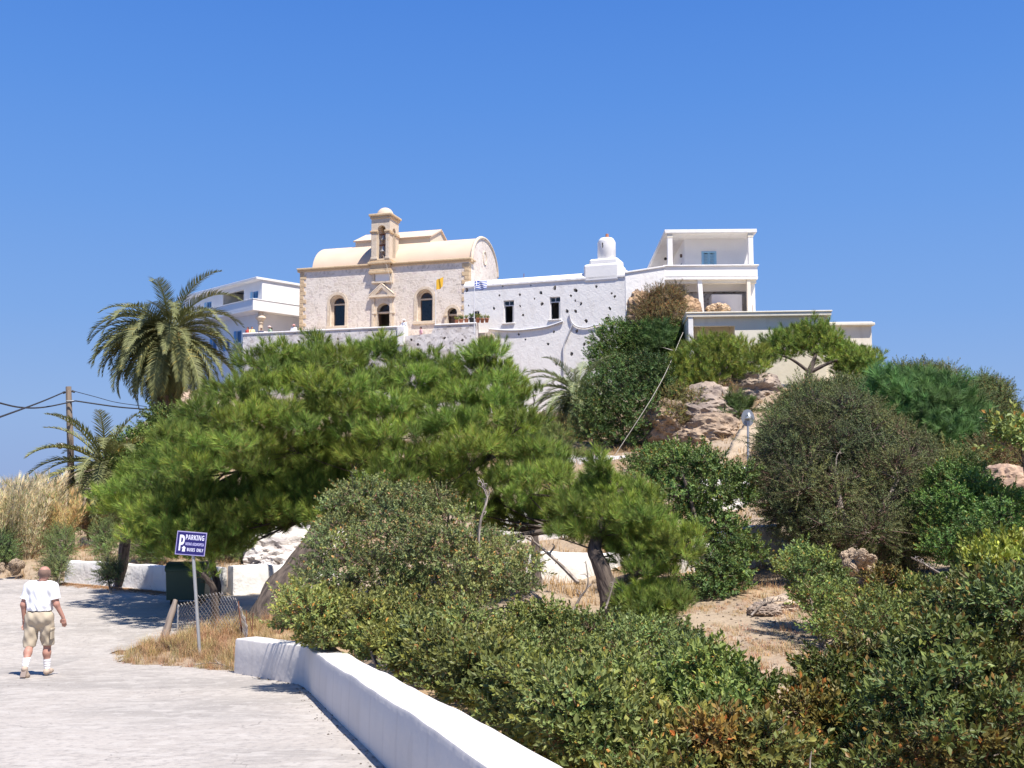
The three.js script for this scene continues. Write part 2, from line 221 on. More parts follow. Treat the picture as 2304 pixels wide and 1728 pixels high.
{
  const g = new THREE.PlaneGeometry(60000, 60000); g.rotateX(-Math.PI / 2); g.translate(0, -34, 0);
  struct('sea', g, M.sea, 'deep blue sea beyond the hill');
}
// a masonry wall swept along [east, north, base height, height] points, rounded whitewashed top
function sweepWall(path, thick, step, seed, o = {}) {
  const P = []; for (let i = 0; i < path.length - 1; i++) { const a = path[i], b = path[i + 1], n = Math.max(1, Math.round(Math.hypot(b[0] - a[0], b[1] - a[1]) / step)); for (let k = 0; k < n; k++) { const t = k / n; P.push(a.map((v, q) => lerp(v, b[q], t))); } } P.push(path[path.length - 1]);
  const half = thick / 2, rr = o.round ?? .05, prof = (h) => [[-half - .02, -.8], [-half - .01, h * .5], [-half, h - rr], [-half + rr * .35, h - rr * .25], [-half + rr, h], [half - rr, h], [half - rr * .35, h - rr * .25], [half, h - rr], [half + .01, h * .5], [half + .02, -.8]];
  const pos = [], idx = [], uv = [], m = 10; let len = 0;
  P.forEach((p, i) => {
    const a = P[Math.max(0, i - 1)], b = P[Math.min(P.length - 1, i + 1)]; let tx = b[0] - a[0], tz = b[1] - a[1]; const l = Math.hypot(tx, tz); tx /= l; tz /= l; if (i) len += Math.hypot(p[0] - P[i - 1][0], p[1] - P[i - 1][1]);
    const h = p[3] + (o.wave ?? .025) * (fbm(len * 1.3, seed, 0, 3) - .5) * 2; let v = 0, q0 = null;
    for (const q of prof(h)) { const e = (o.rough ?? .018) * (fbm(len * 3 + 7, q[1] * 3 + q[0] * 5, seed, 4) - .5) * 2; const n = q[0] + e; if (q0) v += Math.hypot(q[0] - q0[0], q[1] - q0[1]); q0 = q; pos.push(p[0] - tz * n, p[2] + q[1] + e * .6, -(p[1] + tx * n)); uv.push(len, v); }
  });
  for (let i = 0; i < P.length - 1; i++) for (let j = 0; j < m - 1; j++) { const a = i * m + j, b = a + m; idx.push(a, a + 1, b, b, a + 1, b + 1); }
  const cap = (r, f) => { for (let j = 1; j < m - 1; j++) f ? idx.push(r * m, r * m + j + 1, r * m + j) : idx.push(r * m, r * m + j, r * m + j + 1); }; cap(0, 0); cap(P.length - 1, 1);
  const g = new THREE.BufferGeometry(); g.setAttribute('position', new THREE.Float32BufferAttribute(pos, 3)); g.setAttribute('uv', new THREE.Float32BufferAttribute(uv, 2)); g.setIndex(idx);
  return toCreasedNormals(g, .62);
}
function wallThing(name, label, path, thick, step, seed, m, o) { const w = part(name, sweepWall(path, thick, step, seed, o), m); return tag(w, label, 'wall'); }
// wall beside the road in the foreground
{
  const pth = [[1.35, 0.5], [.92, 2], [-.88, 8.45], [-3.02, 15.35], [-3.2, 15.75], [-4.62, 17.45]].map(([x, d]) => [x + .19 * .95, d, roadY(d), .57]);
  wallThing('roadside_wall', 'low white rendered wall curving along the edge of the concrete road', pth, .40, .18, 3, M.roadWall, { round: .03, wave: .018, rough: .004 });
}
// far wall of the parking area (two runs) and the little steps of white walls on the path up
wallThing('parking_wall', 'low whitewashed wall with bush shadows at the far left of the road', [[-14.9, 34.9, .0, .72], [-13.6, 34.2, 0, .74], [-12.0, 33.2, 0, .72], [-10.2, 31.8, 0, .76], [-8.6, 30.75, 0, .82]], .34, .25, 5, M.white, { wave: .03, rough: .03 });
wallThing('parking_wall', 'short white wall below the whitewashed rocks right of the waste bin', [[-8.4, 30.9, 0, .84], [-7.6, 31.6, 0, .84], [-6.75, 32.0, 0, .82], [-5.0, 32.2, 0, .5], [-3.9, 32.3, 0, .42]], .36, .25, 8, M.white, { wave: .03, rough: .03 });
wallThing('terrace_wall', 'white wall under the pine branch with orange earth behind its top', [[-.6, 31.8, -.1, 1.25], [1.2, 31.7, -.1, 1.32], [2.9, 31.9, -.1, 1.28], [5.2, 33.2, 0, 1.3]], .4, .3, 11, M.white, { wave: .04, rough: .06, round: .08 });
wallThing('terrace_wall', 'short white wall above the orange earth strip behind the pine trunk', [[-.4, 35.6, .9, 1.5], [1.2, 35.5, 1.0, 1.5], [1.9, 35.6, 1.0, 1.4]], .4, .3, 13, M.white, { wave: .04, rough: .05, round: .08 });
wallThing('terrace_wall', 'white wall end glimpsed behind the broadleaf tree beside the path', [[6.9, 38.2, 1.8, 1.6], [8.8, 38.8, 2.4, 1.5]], .4, .3, 17, M.white, { wave: .04, rough: .05, round: .08 });
wallThing('terrace_wall', 'low white wall behind the foot of the broadleaf tree', [[4.6, 30.4, .4, 1.3], [6.6, 30.2, .6, 1.4], [7.9, 30.8, .8, 1.3]], .4, .3, 19, M.white, { wave: .06, rough: .08, round: .1 });
{
  const a = at(1268, 1023, 53), b = at(1330, 1026, 52), c = at(1416, 1025, 51.5), e = at(1422, 1032, 54), y = p => [p.x, -p.z, p.y - 2.4, 2.4];
  wallThing('path_wall', 'white parapet block with a loose stone on top below the dark leafy tree', [y(a), y(b), y(c), y(e)], .45, .3, 23, M.white, { wave: .04, rough: .05, round: .08 });
  const f = at(1235, 940, 76), g = at(1262, 938, 74), h = at(1330, 938, 73), z = p => [p.x, -p.z, p.y - 2.2, 2.2];
  wallThing('path_wall', 'white parapet at the foot of the big white wall under the palm', [z(f), z(g), z(h)], .5, .4, 29, M.white, { wave: .04, rough: .05, round: .08 });
  const i = at(1729, 866, 63.5), j = at(1800, 864, 63), k = at(1868, 863, 62.5), q = p => [p.x, -p.z, p.y - 1.0, 1.0];
  wallThing('path_wall', 'pale cream parapet below the flat-roofed beige house', [q(i), q(j), q(k)], .35, .4, 31, M.cream, { wave: .02, rough: .02 });
}
// rocks: a displaced boulder
function rockGeo(r, seed, sq = [1, 1, 1], tone = [.60, .48, .36], rough = .5, det = 5) {
  const g0 = mergeVertices(new THREE.IcosahedronGeometry(1, det > 4 ? 24 : 10).deleteAttribute('normal').deleteAttribute('uv')), p = g0.attributes.position, c = [], v = v3();
  for (let i = 0; i < p.count; i++) {
    v.fromBufferAttribute(p, i); const n = fbm(v.x * 1.2 + seed, v.y * 1.2 + 5, v.z * 1.2 + 9, 3) - .5, rid = 1 - Math.abs(fbm(v.x * 2.4 + seed, v.y * 4 + 3, v.z * 2.4, 4) - .5) * 2, f = fbm(v.x * 8 + seed, v.y * 9, v.z * 8 + 4, 3) - .5;
    const k = r * (1 + rough * (1.5 * n + .5 * (rid - .75) + .32 * f)); p.setXYZ(i, v.x * k * sq[0], v.y * k * sq[1], v.z * k * sq[2]);
    const t = fbm(v.x * 3 + seed * 2, v.y * 5, v.z * 3, 3), q = mix3(tone, [tone[0] * .62, tone[1] * .62, tone[2] * .66], sstep(.4, .65, t)); c.push(...q);
  }
  g0.setAttribute('color', new THREE.Float32BufferAttribute(c, 3)); const g = triUV(g0); return toCreasedNormals(g, .55);
}
function rock(name, label, px, py, d, r, seed, sq, tone, rough) { const m = part(name, rockGeo(r, seed, sq, tone, rough), M.rock); m.position.copy(at(px, py, d)); if (name === 'boulder') m.position.y = groundY(m.position.x, d) + r * sq[1] * .35; m.rotation.y = seed * 1.7; return tag(m, label, 'rock'); }
const WH = [.86, .85, .84], TAN = [.46, .36, .265], GREY = [.44, .37, .31], ORN = [.52, .37, .24];
rock('rock_outcrop', 'broad tan rock ledge with dry shrubs left of the sloping path', 1560, 935, 57, 2.1, 1.3, [1.35, .72, .9], GREY, .6);
rock('rock_outcrop', 'dark overhanging rock nose above the broadleaf tree', 1500, 945, 55.5, 1.35, 2.1, [1, .9, .9], TAN, .7);
rock('rock_outcrop', 'grey brown boulder at the head of the sloping path', 1668, 880, 60, 1.7, 3.7, [1.15, .75, .9], GREY, .6);
rock('rock_outcrop', 'lower rock of the ledge beside the street lamp', 1600, 985, 54, 1.5, 5.2, [1.3, .7, .9], TAN, .6);
rock('rock_outcrop', 'orange rock face under the white wall right of its edge', 1446, 700, 73.4, 1.35, 6.4, [1.0, 1.1, .7], ORN, .6);
rock('rock_outcrop', 'pale orange boulder beside the left stilt of the balcony house', 1548, 700, 73.6, 1.05, 7.7, [1.0, 1.0, .8], ORN, .6);
rock('rock_outcrop', 'sloping pale rock slab under the balcony house', 1618, 702, 74.2, 1.0, 8.1, [1.6, .6, .8], [.72, .56, .38], .5);
rock('rock_outcrop', 'brown rock under the balcony house behind shrubs', 1500, 745, 72.5, 2.1, 9.6, [.9, 1.15, .7], TAN, .6);
rock('rock_outcrop', 'shaded rock cliff below the big white wall among bushes', 1455, 800, 72, 2.4, 10.6, [1.0, 1.2, .7], TAN, .6);
rock('whitewashed_rock', 'largest whitewashed rock above the short white parking wall', 668, 1262, 33.4, 1.3, 11.3, [1.3, .85, .8], WH, .5);
rock('whitewashed_rock', 'white painted rock beside the short parking wall', 598, 1292, 33.0, .72, 12.2, [1.5, .8, .8], WH, .5);
rock('whitewashed_rock', 'white painted rock highest up the bank behind the leaning trunk', 715, 1195, 35, .9, 13.9, [1, .9, .8], WH, .5);
rock('boulder', 'sunlit orange boulder at the right edge among dark shrubs', 2262, 1085, 35, 1.05, 14.7, [.9, 1.0, .8], [.60, .44, .32], .35);
rock('boulder', 'pale rock pile under the dark bush at the top of the dry grass', 1752, 1366, 23.6, .34, 15.1, [1.4, .7, 1], [.62, .52, .40], .6);
rock('boulder', 'flat pale stone beside the rock pile at the dry grass', 1775, 1342, 24.2, .3, 16.1, [1.5, .5, 1], [.68, .6, .48], .5);
rock('boulder', 'grey stone with dead brushwood above the dry grass', 1720, 1378, 23.2, .3, 17.5, [1.2, .7, 1], GREY, .6);
rock('boulder', 'pale flat rock under the olive tree', 2035, 1305, 22.5, .26, 18.2, [1.5, .55, 1], [.66, .57, .45], .5);
rock('rock_outcrop', 'tan rock bank behind the big palm trunk', 432, 925, 68, 1.5, 19.4, [1.4, 1.0, .8], [.74, .60, .46], .6);
rock('rock_outcrop', 'pale rock under the left corner of the terrace wall', 478, 930, 72, 1.5, 20.4, [1.3, 1.0, .8], [.72, .62, .5], .6);
// loose stones: rubble terrace left of the utility pole and heap under the olive
{
  const geos = [1, 2, 3].map(k => rockGeo(1, 30 + k, [1.2, .8, 1], [.62, .50, .36], .5, 2)); const r = rng(5);
  let k = 0; const stones = (x, y, d, w, h, n, size, where) => { for (let i = 0; i < n; i++) { const p = at(x + (r() - .5) * w, y + (r() - .5) * h, d + (r() - .5) * .8), s = size * (.6 + .8 * r()); p.y = Math.max(p.y, groundY(p.x, -p.z) + s * .3); const m = part('loose_stone', geos[k++ % 3], M.rock); m.position.copy(p); m.scale.setScalar(s); m.rotation.set(r() * 6, r() * 6, r() * 6); tag(m, where[0], 'stone', where[1]); } };
  stones(200, 1170, 44, 70, 44, 46, .17, ['small tan stone of the rubble terrace behind the utility pole', 'rubble terrace stones']);
  stones(1935, 1268, 24, 60, 34, 18, .12, ['small orange stone in the heap under the olive tree', 'stone heap under the olive']);
  stones(30, 1272, 36, 60, 22, 9, .11, ['pale stone lying at the foot of the reeds', 'stones at the foot of the reeds']);
  stones(1350, 1322, 30.5, 120, 10, 8, .09, ['small white stone on the orange earth below the white wall', 'stones below the white wall']);
}
// the sloping footpath on the rock
{
  const L = [[1738, 872, 62], [1700, 905, 58], [1660, 960, 52.5], [1625, 1012, 47.5], [1600, 1040, 45]], R = [[1810, 876, 61.5], [1765, 915, 57], [1728, 975, 51], [1705, 1035, 46], [1700, 1070, 44]];
  const pos = [], uv = [], idx = [], c = [], N = 24, W = 8, cl = new THREE.CatmullRomCurve3(L.map(p => at(...p))), cr = new THREE.CatmullRomCurve3(R.map(p => at(...p)));
  for (let i = 0; i <= N; i++) { const a = cl.getPoint(i / N), b = cr.getPoint(i / N); for (let j = 0; j <= W; j++) { const q = a.clone().lerp(b, j / W); q.y += .35 * (fbm(q.x * .9, q.z * .9, 4, 4) - .5) - (j === 0 || j === W ? 1.2 : 0); pos.push(q.x, q.y, q.z); uv.push(q.x, -q.z); c.push(...mix3([.50, .42, .32], [.42, .34, .25], fbm(q.x * 1.3, q.z * 1.3, 9, 4))); } }
  for (let i = 0; i < N; i++) for (let j = 0; j < W; j++) { const a = i * (W + 1) + j, b = a + W + 1; idx.push(a, b, a + 1, b, b + 1, a + 1); }
  const g = new THREE.BufferGeometry(); g.setAttribute('position', new THREE.Float32BufferAttribute(pos, 3)); g.setAttribute('uv', new THREE.Float32BufferAttribute(uv, 2)); g.setAttribute('color', new THREE.Float32BufferAttribute(c, 3)); g.setIndex(idx); g.computeVertexNormals();
  struct('footpath', g, M.earth, 'pale bare rock path climbing to the beige house');
}
// ---------------------------------------------------------------- buildings
// a facade plane: origin, turn about y, and the place (x along, y up) where a surveyed sight line meets it
function facade(o, turn) {
  const u = v3(Math.cos(turn), 0, -Math.sin(turn)), n = v3(Math.sin(turn), 0, Math.cos(turn)), eye = v3(0, EYE, 0);
  return { o, turn, u, n, uv(px, py, back = 0) { const r = ray(px, py), q = o.clone().addScaledVector(n, -back), k = q.clone().sub(eye).dot(n) / r.dot(n), p = eye.clone().addScaledVector(r, k).sub(o); return [p.dot(u), p.y]; }, point(x, y, z = 0) { return o.clone().addScaledVector(u, x).addScaledVector(n, z).add(v3(0, y, 0)); } };
}
const R2 = (f, x0, y0, x1, y1, back = 0) => { const a = f.uv(x0, y1, back), b = f.uv(x1, y0, back); return [a[0], a[1], b[0], b[1]]; };   // pixel box -> x0, y0, x1, y1 on the facade
function barGrid(x0, y0, x1, y1, nx, ny, t, z) { const l = []; for (let i = 0; i <= nx; i++) { const x = lerp(x0, x1, i / nx); l.push(box(x - t / 2, y0, z - t, x + t / 2, y1, z, 0)); } for (let j = 0; j <= ny; j++) { const y = lerp(y0, y1, j / ny); l.push(box(x0, y - t / 2, z - t * .8, x1, y + t / 2, z + .004, 0)); } return l; }
const TERR = 16.2;                                        // top of the terrace parapet
const FLOOR = TERR - .95;
// ======== church
const CH = facade(v3(0, 0, 0), THREE.MathUtils.degToRad(-16.3));
{
  const c0 = at(676, 610, 92.6); CH.o.set(c0.x, FLOOR, c0.z);
  const g = thing('church', 'pale stone church with a barrel-vaulted peach roof and a bell tower over its door', 'church', CH.o, CH.turn);
  const L = CH.uv(1055, 585.5)[0], H = c0.y - FLOOR, DEP = 9.2;
  // openings in the front wall
  const w1 = R2(CH, 746, 668, 772, 733), w2 = R2(CH, 942, 655.5, 969, 722), dr = R2(CH, 848, 682, 879, 735), sd = R2(CH, 1007, 692, 1029, 735);
  dr[1] = sd[1] = 0.02; w1[1] = Math.max(.3, w1[1]);
  const grow = (r, a) => [r[0] - a, r[1] - a * .2, r[2] + a, r[3] + a];
  const A = r => arch(r[0], r[1], r[2], r[3], 14);
  const W = .75;
  part('wall', slab(rect(0, 0, L, H), [A(grow(w1, .22)), A(dr), A(grow(w2, .22)), A(sd)], W), M.church, g);
  const eGable = (() => { const p = [[0, 0], [DEP, 0], [DEP, H - .3]], zc = 4.75, rr = 3.75; for (let i = 0; i <= 20; i++) { const a = Math.PI * i / 20; p.push([zc + rr * Math.cos(a), H + .1 + 2.75 * Math.sin(a)]); } p.push([0, H - .05]); return p; })();
  // right gable wall, turned to face east
  const ge = slab(eGable, [], .7); ge.rotateY(Math.PI / 2); ge.translate(L - .02, 0, -.02 ); part('gable_wall', ge, M.church, g);
  const gl = slab([[0, 0], [DEP, 0], [DEP, H], [0, H]], [], .6); gl.rotateY(Math.PI / 2); gl.translate(.6, 0, 0); part('side_wall', gl.translate(0, 0, -.02), M.church, g);
  part('back_wall', box(.1, 0, -DEP - .4, L - .1, H, -DEP + .1), M.church, g);
  part('floor', box(.5, -.1, -DEP, L - .5, .0, -.5, 0), M.interior, g);
  // vault
  { const pr = [], zc = -4.75, n = 24; for (let i = 0; i <= n; i++) { const a = Math.PI * i / n; pr.push([zc + 3.85 * Math.cos(a), H + .1 + 2.85 * Math.sin(a)]); }
    const shp = []; for (const p of pr) shp.push([-p[0], p[1]]);
    const gv = new THREE.ExtrudeGeometry(shape(shp), { depth: L - .75, bevelEnabled: false, curveSegments: 1 }); gv.rotateY(Math.PI / 2); gv.translate(.72, 0, 0);
    const v = part('vault_roof', toCreasedNormals(gv.toNonIndexed(), .5), M.peach, g);
    // raised rim along the east gable arch
    const rim = [], rad = .16; for (let i = 0; i <= 20; i++) { const a = Math.PI * i / 20; rim.push([v3(L - .05, H + .1 + 2.87 * Math.sin(a), zc + 3.85 * Math.cos(a)), rad]); }
    part('roof_rim', tube(rim, 8, 2), M.trimPale, v);
    const ring = []; for (let i = 0; i <= 18; i++) { const a = 2 * Math.PI * i / 18; ring.push([v3(L + .0, H + 1.15 + .62 * Math.sin(a), zc + .2 + .48 * Math.cos(a)), .06]); }
    part('relief_ring', tube(ring, 6, 2), M.trimPale, g); }
  part('roof_deck', box(.3, H - .15, -DEP, L - .3, H + .02, -.4, 0), M.peach, g);
  // cornice in two runs left and right of the tower
  const tw = R2(CH, 838, 493, 880.5, 585), tc = (tw[0] + tw[2]) / 2;
  const corn = (x0, x1) => { const s = shape([[0, 0], [.10, 0], [.24, .14], [.34, .16], [.34, .3], [0, .34]]); const q = new THREE.ExtrudeGeometry(s, { depth: x1 - x0, bevelEnabled: false }); q.rotateY(-Math.PI / 2); q.scale(-1, 1, 1); const qq = q.toNonIndexed(); const p = qq.attributes.position; for (let i = 0; i < p.count; i += 3) { const a = [p.getX(i), p.getY(i), p.getZ(i)]; p.setXYZ(i, p.getX(i + 2), p.getY(i + 2), p.getZ(i + 2)); p.setXYZ(i + 2, ...a); } qq.computeVertexNormals(); return triUV(qq); };
  // (profile runs along x by rotation; placed explicitly)
  const cornBox = (x0, x1, nm, par) => { part(nm, [box(x0, H - .12, -.3, x1, H + .06, .1, .03), box(x0, H + .05, -.3, x1, H + .22, .26, .05)], M.trim, par); };
  cornBox(-.28, tw[0] - .15, 'cornice', g); cornBox(tw[2] + .15, L + .28, 'cornice', g);
  part('cornice', [box(L - .3, H - .12, -1.1, L + .12, H + .06, -.35, .03), box(L - .3, H + .05, -1.2, L + .28, H + .22, -.35, .05)], M.trim, g);
  part('cornice', [box(L - .2, H - .3, -DEP - .5, L + .25, H - .05, -DEP + .6, .04)], M.trim, g);
  // quoins: every stone a part
  const r = rng(14); for (const s of [0, 1]) for (let y = .05, i = 0; y < H - .45; i++) { const h = .32 + .1 * r(), wd = (i % 2 ? .34 : .58) + .08 * r(), x0 = s ? L - wd : -.03, x1 = s ? L + .035 : wd; part('quoin', box(x0, y, -.55, x1, Math.min(y + h - .02, H - .14), .045 + .01 * r(), .03), M.trim, g); y += h; }
  // window surrounds (arched bands), frames, glass
  const band = (r, w, z0, z1) => { const o = slab(A([r[0] - w, r[1], r[2] + w, r[3] + w]), [A([r[0], r[1] + .001, r[2], r[3]])], z1 - z0, z1); return o; };
  for (const wr of [w1, w2]) {
    const e = grow(wr, .22);
    part('window_surround', [band(e, .24, -.1, .06), box(e[0] - .3, e[1] - .28, -.2, e[2] + .3, e[1], .14, .03)], M.trimPale, g);
    part('window_reveal', slab(A(e), [A(wr)], .2, -.42), M.trimPale, g);
    const z = -.5, ys = wr[3] - (wr[2] - wr[0]) / 2 - .12, win = part('window', slab(A(wr), [arch(wr[0] + .07, ys + .14, wr[2] - .07, wr[3] - .07), rect(wr[0] + .07, wr[1] + .07, wr[2] - .07, ys)], .08, z), M.frameBrown, g);
    part('transom', box(wr[0], ys, z - .1, wr[2], ys + .14, z + .05, .01), M.trimPale, win);
    part('fan_bars', [-1, -.5, 0, .5, 1].map(k => { const c = (wr[0] + wr[2]) / 2, rr = (wr[2] - wr[0]) / 2 - .06; return tube([[v3(c, ys + .14, z - .02), .022], [v3(c + Math.sin(k * 1.2) * rr, ys + .14 + Math.cos(k * 1.2) * rr, z - .02), .022]], 4, 1); }), M.frameBrown, win);
    part('pane', slab(A([wr[0] + .03, wr[1] + .03, wr[2] - .03, wr[3] - .03]), [], .012, z - .04), M.glass, win);
  }
  for (const [wr, wd] of [[dr, .34], [sd, .26]]) {
    part('door_surround', [band(wr, wd, -.2, .1), box(wr[0] - wd - .08, wr[3] - (wr[2] - wr[0]) / 2 - .32, -.1, wr[0], wr[3] - (wr[2] - wr[0]) / 2 - .12, .2, .03), box(wr[2], wr[3] - (wr[2] - wr[0]) / 2 - .32, -.1, wr[2] + wd + .08, wr[3] - (wr[2] - wr[0]) / 2 - .12, .2, .03)], M.trimPale, g);
    const z = -.5, ys = wr[3] - (wr[2] - wr[0]) / 2 - .2, c = (wr[0] + wr[2]) / 2, rr = (wr[2] - wr[0]) / 2 - .05;
    const d = part('door', [box(wr[0] + .01, .02, -.85, wr[0] + .06, ys, -.3, 0), box(wr[2] - .06, .02, -.85, wr[2] - .01, ys, -.3, 0)], M.frameBrown, g);
    part('transom', box(wr[0], ys, z - .12, wr[2], ys + .16, z + .2, .01), M.trimPale, d);
    part('fanlight_bars', [-1, -.5, 0, .5, 1].map(k => tube([[v3(c, ys + .16, z), .022], [v3(c + Math.sin(k * 1.25) * rr, ys + .16 + Math.cos(k * 1.25) * rr, z), .022]], 4, 1)), M.frameBrown, d);
    part('pane', slab(arch(wr[0] + .02, ys + .16, wr[2] - .02, wr[3] - .02), [], .012, z - .03), M.glass, d);
    if (wr === sd) part('door_leaf', [box(wr[0] + .07, .03, z - .07, c - .01, ys - .01, z, .01), box(c + .01, .03, z - .07, wr[2] - .07, ys - .01, z, .01)], M.frameBrown, d);
  }
  // portal: pilaster strip, pediment, plaque
  const pl = R2(CH, 837, 600, 885, 735), yb = CH.uv(860, 666)[1], ya = CH.uv(860, 641)[1], yl = CH.uv(860, 637)[1];
  part('pilaster', box(pl[0], 0, -.1, pl[0] + .26, yb - .1, .17, .02), M.trimPale, g); part('pilaster', box(pl[2] - .26, 0, -.1, pl[2], yb - .1, .17, .02), M.trimPale, g);
  { const c = (pl[0] + pl[2]) / 2, hw = (pl[2] - pl[0]) / 2 + .12, ped = part('pediment', slab([[c - hw, yb - .1], [c + hw, yb - .1], [c + hw, yb + .08], [c, ya], [c - hw, yb + .08]], [[[c - hw * .55, yb + .1], [c, ya - .3], [c + hw * .55, yb + .1]]], .35, .28), M.trimPale, g);
    part('tympanum', slab([[c - hw * .6, yb + .02], [c + hw * .6, yb + .02], [c, ya - .2]], [], .1, .1), M.church, ped);
    part('pediment_cornice', [tube([[v3(c - hw - .08, yb + .08, .22), .09], [v3(c, ya + .06, .22), .09]], 6, 1), tube([[v3(c + hw + .08, yb + .08, .22), .09], [v3(c, ya + .06, .22), .09]], 6, 1), box(c - hw - .12, yb - .16, -.05, c + hw + .12, yb - .04, .36, .03)], M.trimPale, ped);
    part('plaque', box(pl[0] + .3, yl + .15, -.1, pl[2] - .3, H - .55, .13, .02), M.whiteSmooth, g);
    part('plaque_frame', [box(pl[0], yl - .05, -.1, pl[2], yl + .1, .3, .03), box(pl[0], yl + .1, -.1, pl[0] + .26, H - .5, .2, .02), box(pl[2] - .26, yl + .1, -.1, pl[2], H - .5, .2, .02)], M.trimPale, g); }
  // bell tower
  { const tb = CH.uv(860, 585)[1], tt = CH.uv(860, 493)[1], x0 = tw[0], x1 = tw[2], wt = x1 - x0, dp = 2.05, zf = .32;
    const t = part('bell_tower', [box(x0 - .05, H - .35, -dp + .2, x1 + .05, tb - .02, zf, .04), box(x0 - .22, H - .75, -.1, x1 + .22, H - .5, zf + .1, .05), box(x0 - .16, H - .52, -.1, x1 + .16, H - .33, zf + .05, .04), box(x0 - .28, tb - .42, -dp + .05, x1 + .28, tb - .2, zf + .18, .05), box(x0 - .14, tb - .2, -dp + .1, x1 + .14, tb, zf + .08, .04)], M.trim, g);
    const ow = R2(CH, 852, 508, 871, 585), fo = [ow[0], tb + .02, ow[2], ow[3]], th = .42;
    const face = (w, o) => slab(rect(0, tb, w, tt), [arch(o[0], tb + .06, o[1], o[2])], th);
    const f1 = face(wt, [fo[0] - x0, fo[2] - x0, fo[3]]); f1.translate(x0, 0, zf); part('tower_wall', f1, M.trimPale, t);
    const f2 = face(wt, [fo[0] - x0, fo[2] - x0, fo[3]]); f2.translate(x0, 0, zf - dp + th); part('tower_wall', f2, M.trimPale, t);
    for (const s of [0, 1]) { const q = slab(rect(th + .002, tb, dp - th - .002, tt), [arch(dp / 2 - .34, tb + .06, dp / 2 + .34, fo[3] - .1)], th); q.rotateY(Math.PI / 2); q.translate(s ? x1 - .002 : x0 + th + .002, 0, zf); part('tower_wall', q, M.trimPale, t); }
    const ym = fo[3] - (fo[2] - fo[0]) / 2 - .35;
    for (const [a, b] of [[x0, fo[0]], [fo[2], x1]]) { part('pilaster', [box(a + .04, tb, zf - .1, b - .04, ym, zf + .08, .03), box(a - .03, tb, zf - .1, b + .03, tb + .2, zf + .12, .03)], M.trimPale, t); part('capital', [box(a - .06, ym, zf - .12, b + .04, ym + .12, zf + .12, .02), box(a - .1, ym + .12, zf - .14, b + .06, ym + .26, zf + .17, .03)], M.trim, t); }
    for (const zz of [[-dp, -dp / 2 - .34], [-dp / 2 + .34, 0]]) part('capital', box(x1 - .1, ym, zf + zz[0] - .04, x1 + .12, ym + .24, zf + zz[1] + .04, .03), M.trim, t);
    part('tower_cornice', [box(x0 - .1, tt - .02, zf - dp - .1, x1 + .1, tt + .2, zf + .1, .03), box(x0 - .22, tt + .2, zf - dp - .22, x1 + .22, tt + .42, zf + .22, .06)], M.trim, t);
    const dome = new THREE.SphereGeometry(.78, 24, 12, 0, Math.PI * 2, 0, Math.PI / 2); dome.scale(1, 1.02, 1); dome.translate((x0 + x1) / 2, tt + .42, zf - dp / 2);
    part('dome', [dome, box(x0 + .1, tt + .4, zf - dp + .1, x1 - .1, tt + .47, zf - .1, .02)], M.peach, t);
    // bells
    const bell = (py, s, label) => { const c = CH.uv(862, py), P = CH.point((fo[0] + fo[2]) / 2, c[1], zf - .45), gp = thing('church_bell', label, 'bell', P, CH.turn); const pf = [[0.001, .36], [.1, .35], [.14, .28], [.16, .12], [.2, .02], [.27, -.08], [.3, -.12], [.25, -.12], [.15, .1], [.0, .28]].map(p => new THREE.Vector2(p[0] * s, p[1] * s)); part('bell_body', new THREE.LatheGeometry(pf, 20), M.bronze, gp); part('yoke', box(-.34 * s, .36 * s, -.05, .34 * s, .5 * s, .05, .02), M.rust, gp); part('clapper', tube([[v3(0, .25 * s, 0), .02], [v3(.02, -.2 * s, 0), .035]], 6, 2), M.rust, gp); };
    bell(537, .95, 'upper grey bell hanging in the bell tower arch'); bell(563, 1.15, 'lower and larger grey bell hanging in the bell tower arch');
    const rope = CH.uv(863, 575), re = CH.uv(924, 735);
    const rp = part('bell_rope', tube([[CH.point(tc + .2, rope[1], zf - .1), .018], [CH.point(tc + .9, H - .6, .6), .018], [CH.point(re[0], .1, .9), .018]], 4, 6), mat({ color: col(.55, .5, .42) })); tag(rp, 'thin bell rope hanging from the bell tower down to the terrace', 'rope'); }
  // gabled clerestory behind the vault
  { const f2 = facade(CH.point(0, 0, -4.8), CH.turn), a = f2.uv(818, 552), b = f2.uv(984, 520), ye = f2.uv(940, 545)[1], yr = f2.uv(958, 516.5)[1];
    const pr = [[-2.6, H + .6], [2.6, H + .6], [2.6, ye], [0, yr], [-2.6, ye]], q = new THREE.ExtrudeGeometry(shape(pr), { depth: b[0] - a[0], bevelEnabled: false }); q.rotateY(Math.PI / 2); q.translate(a[0], 0, -5.6);
    const cl = part('clerestory', q, M.sand, g);
    const roof = [-1, 1].map(s => { const w = new THREE.BoxGeometry(b[0] - a[0] + .3, .12, Math.hypot(2.75, yr - ye) + .1); w.rotateX(s * Math.atan2(yr - ye, 2.6)); w.translate((a[0] + b[0]) / 2, (yr + ye) / 2 + .02, -5.6 + s * 1.36); return triUV(w); });
    part('clerestory_roof', roof, M.peach, cl); }
}
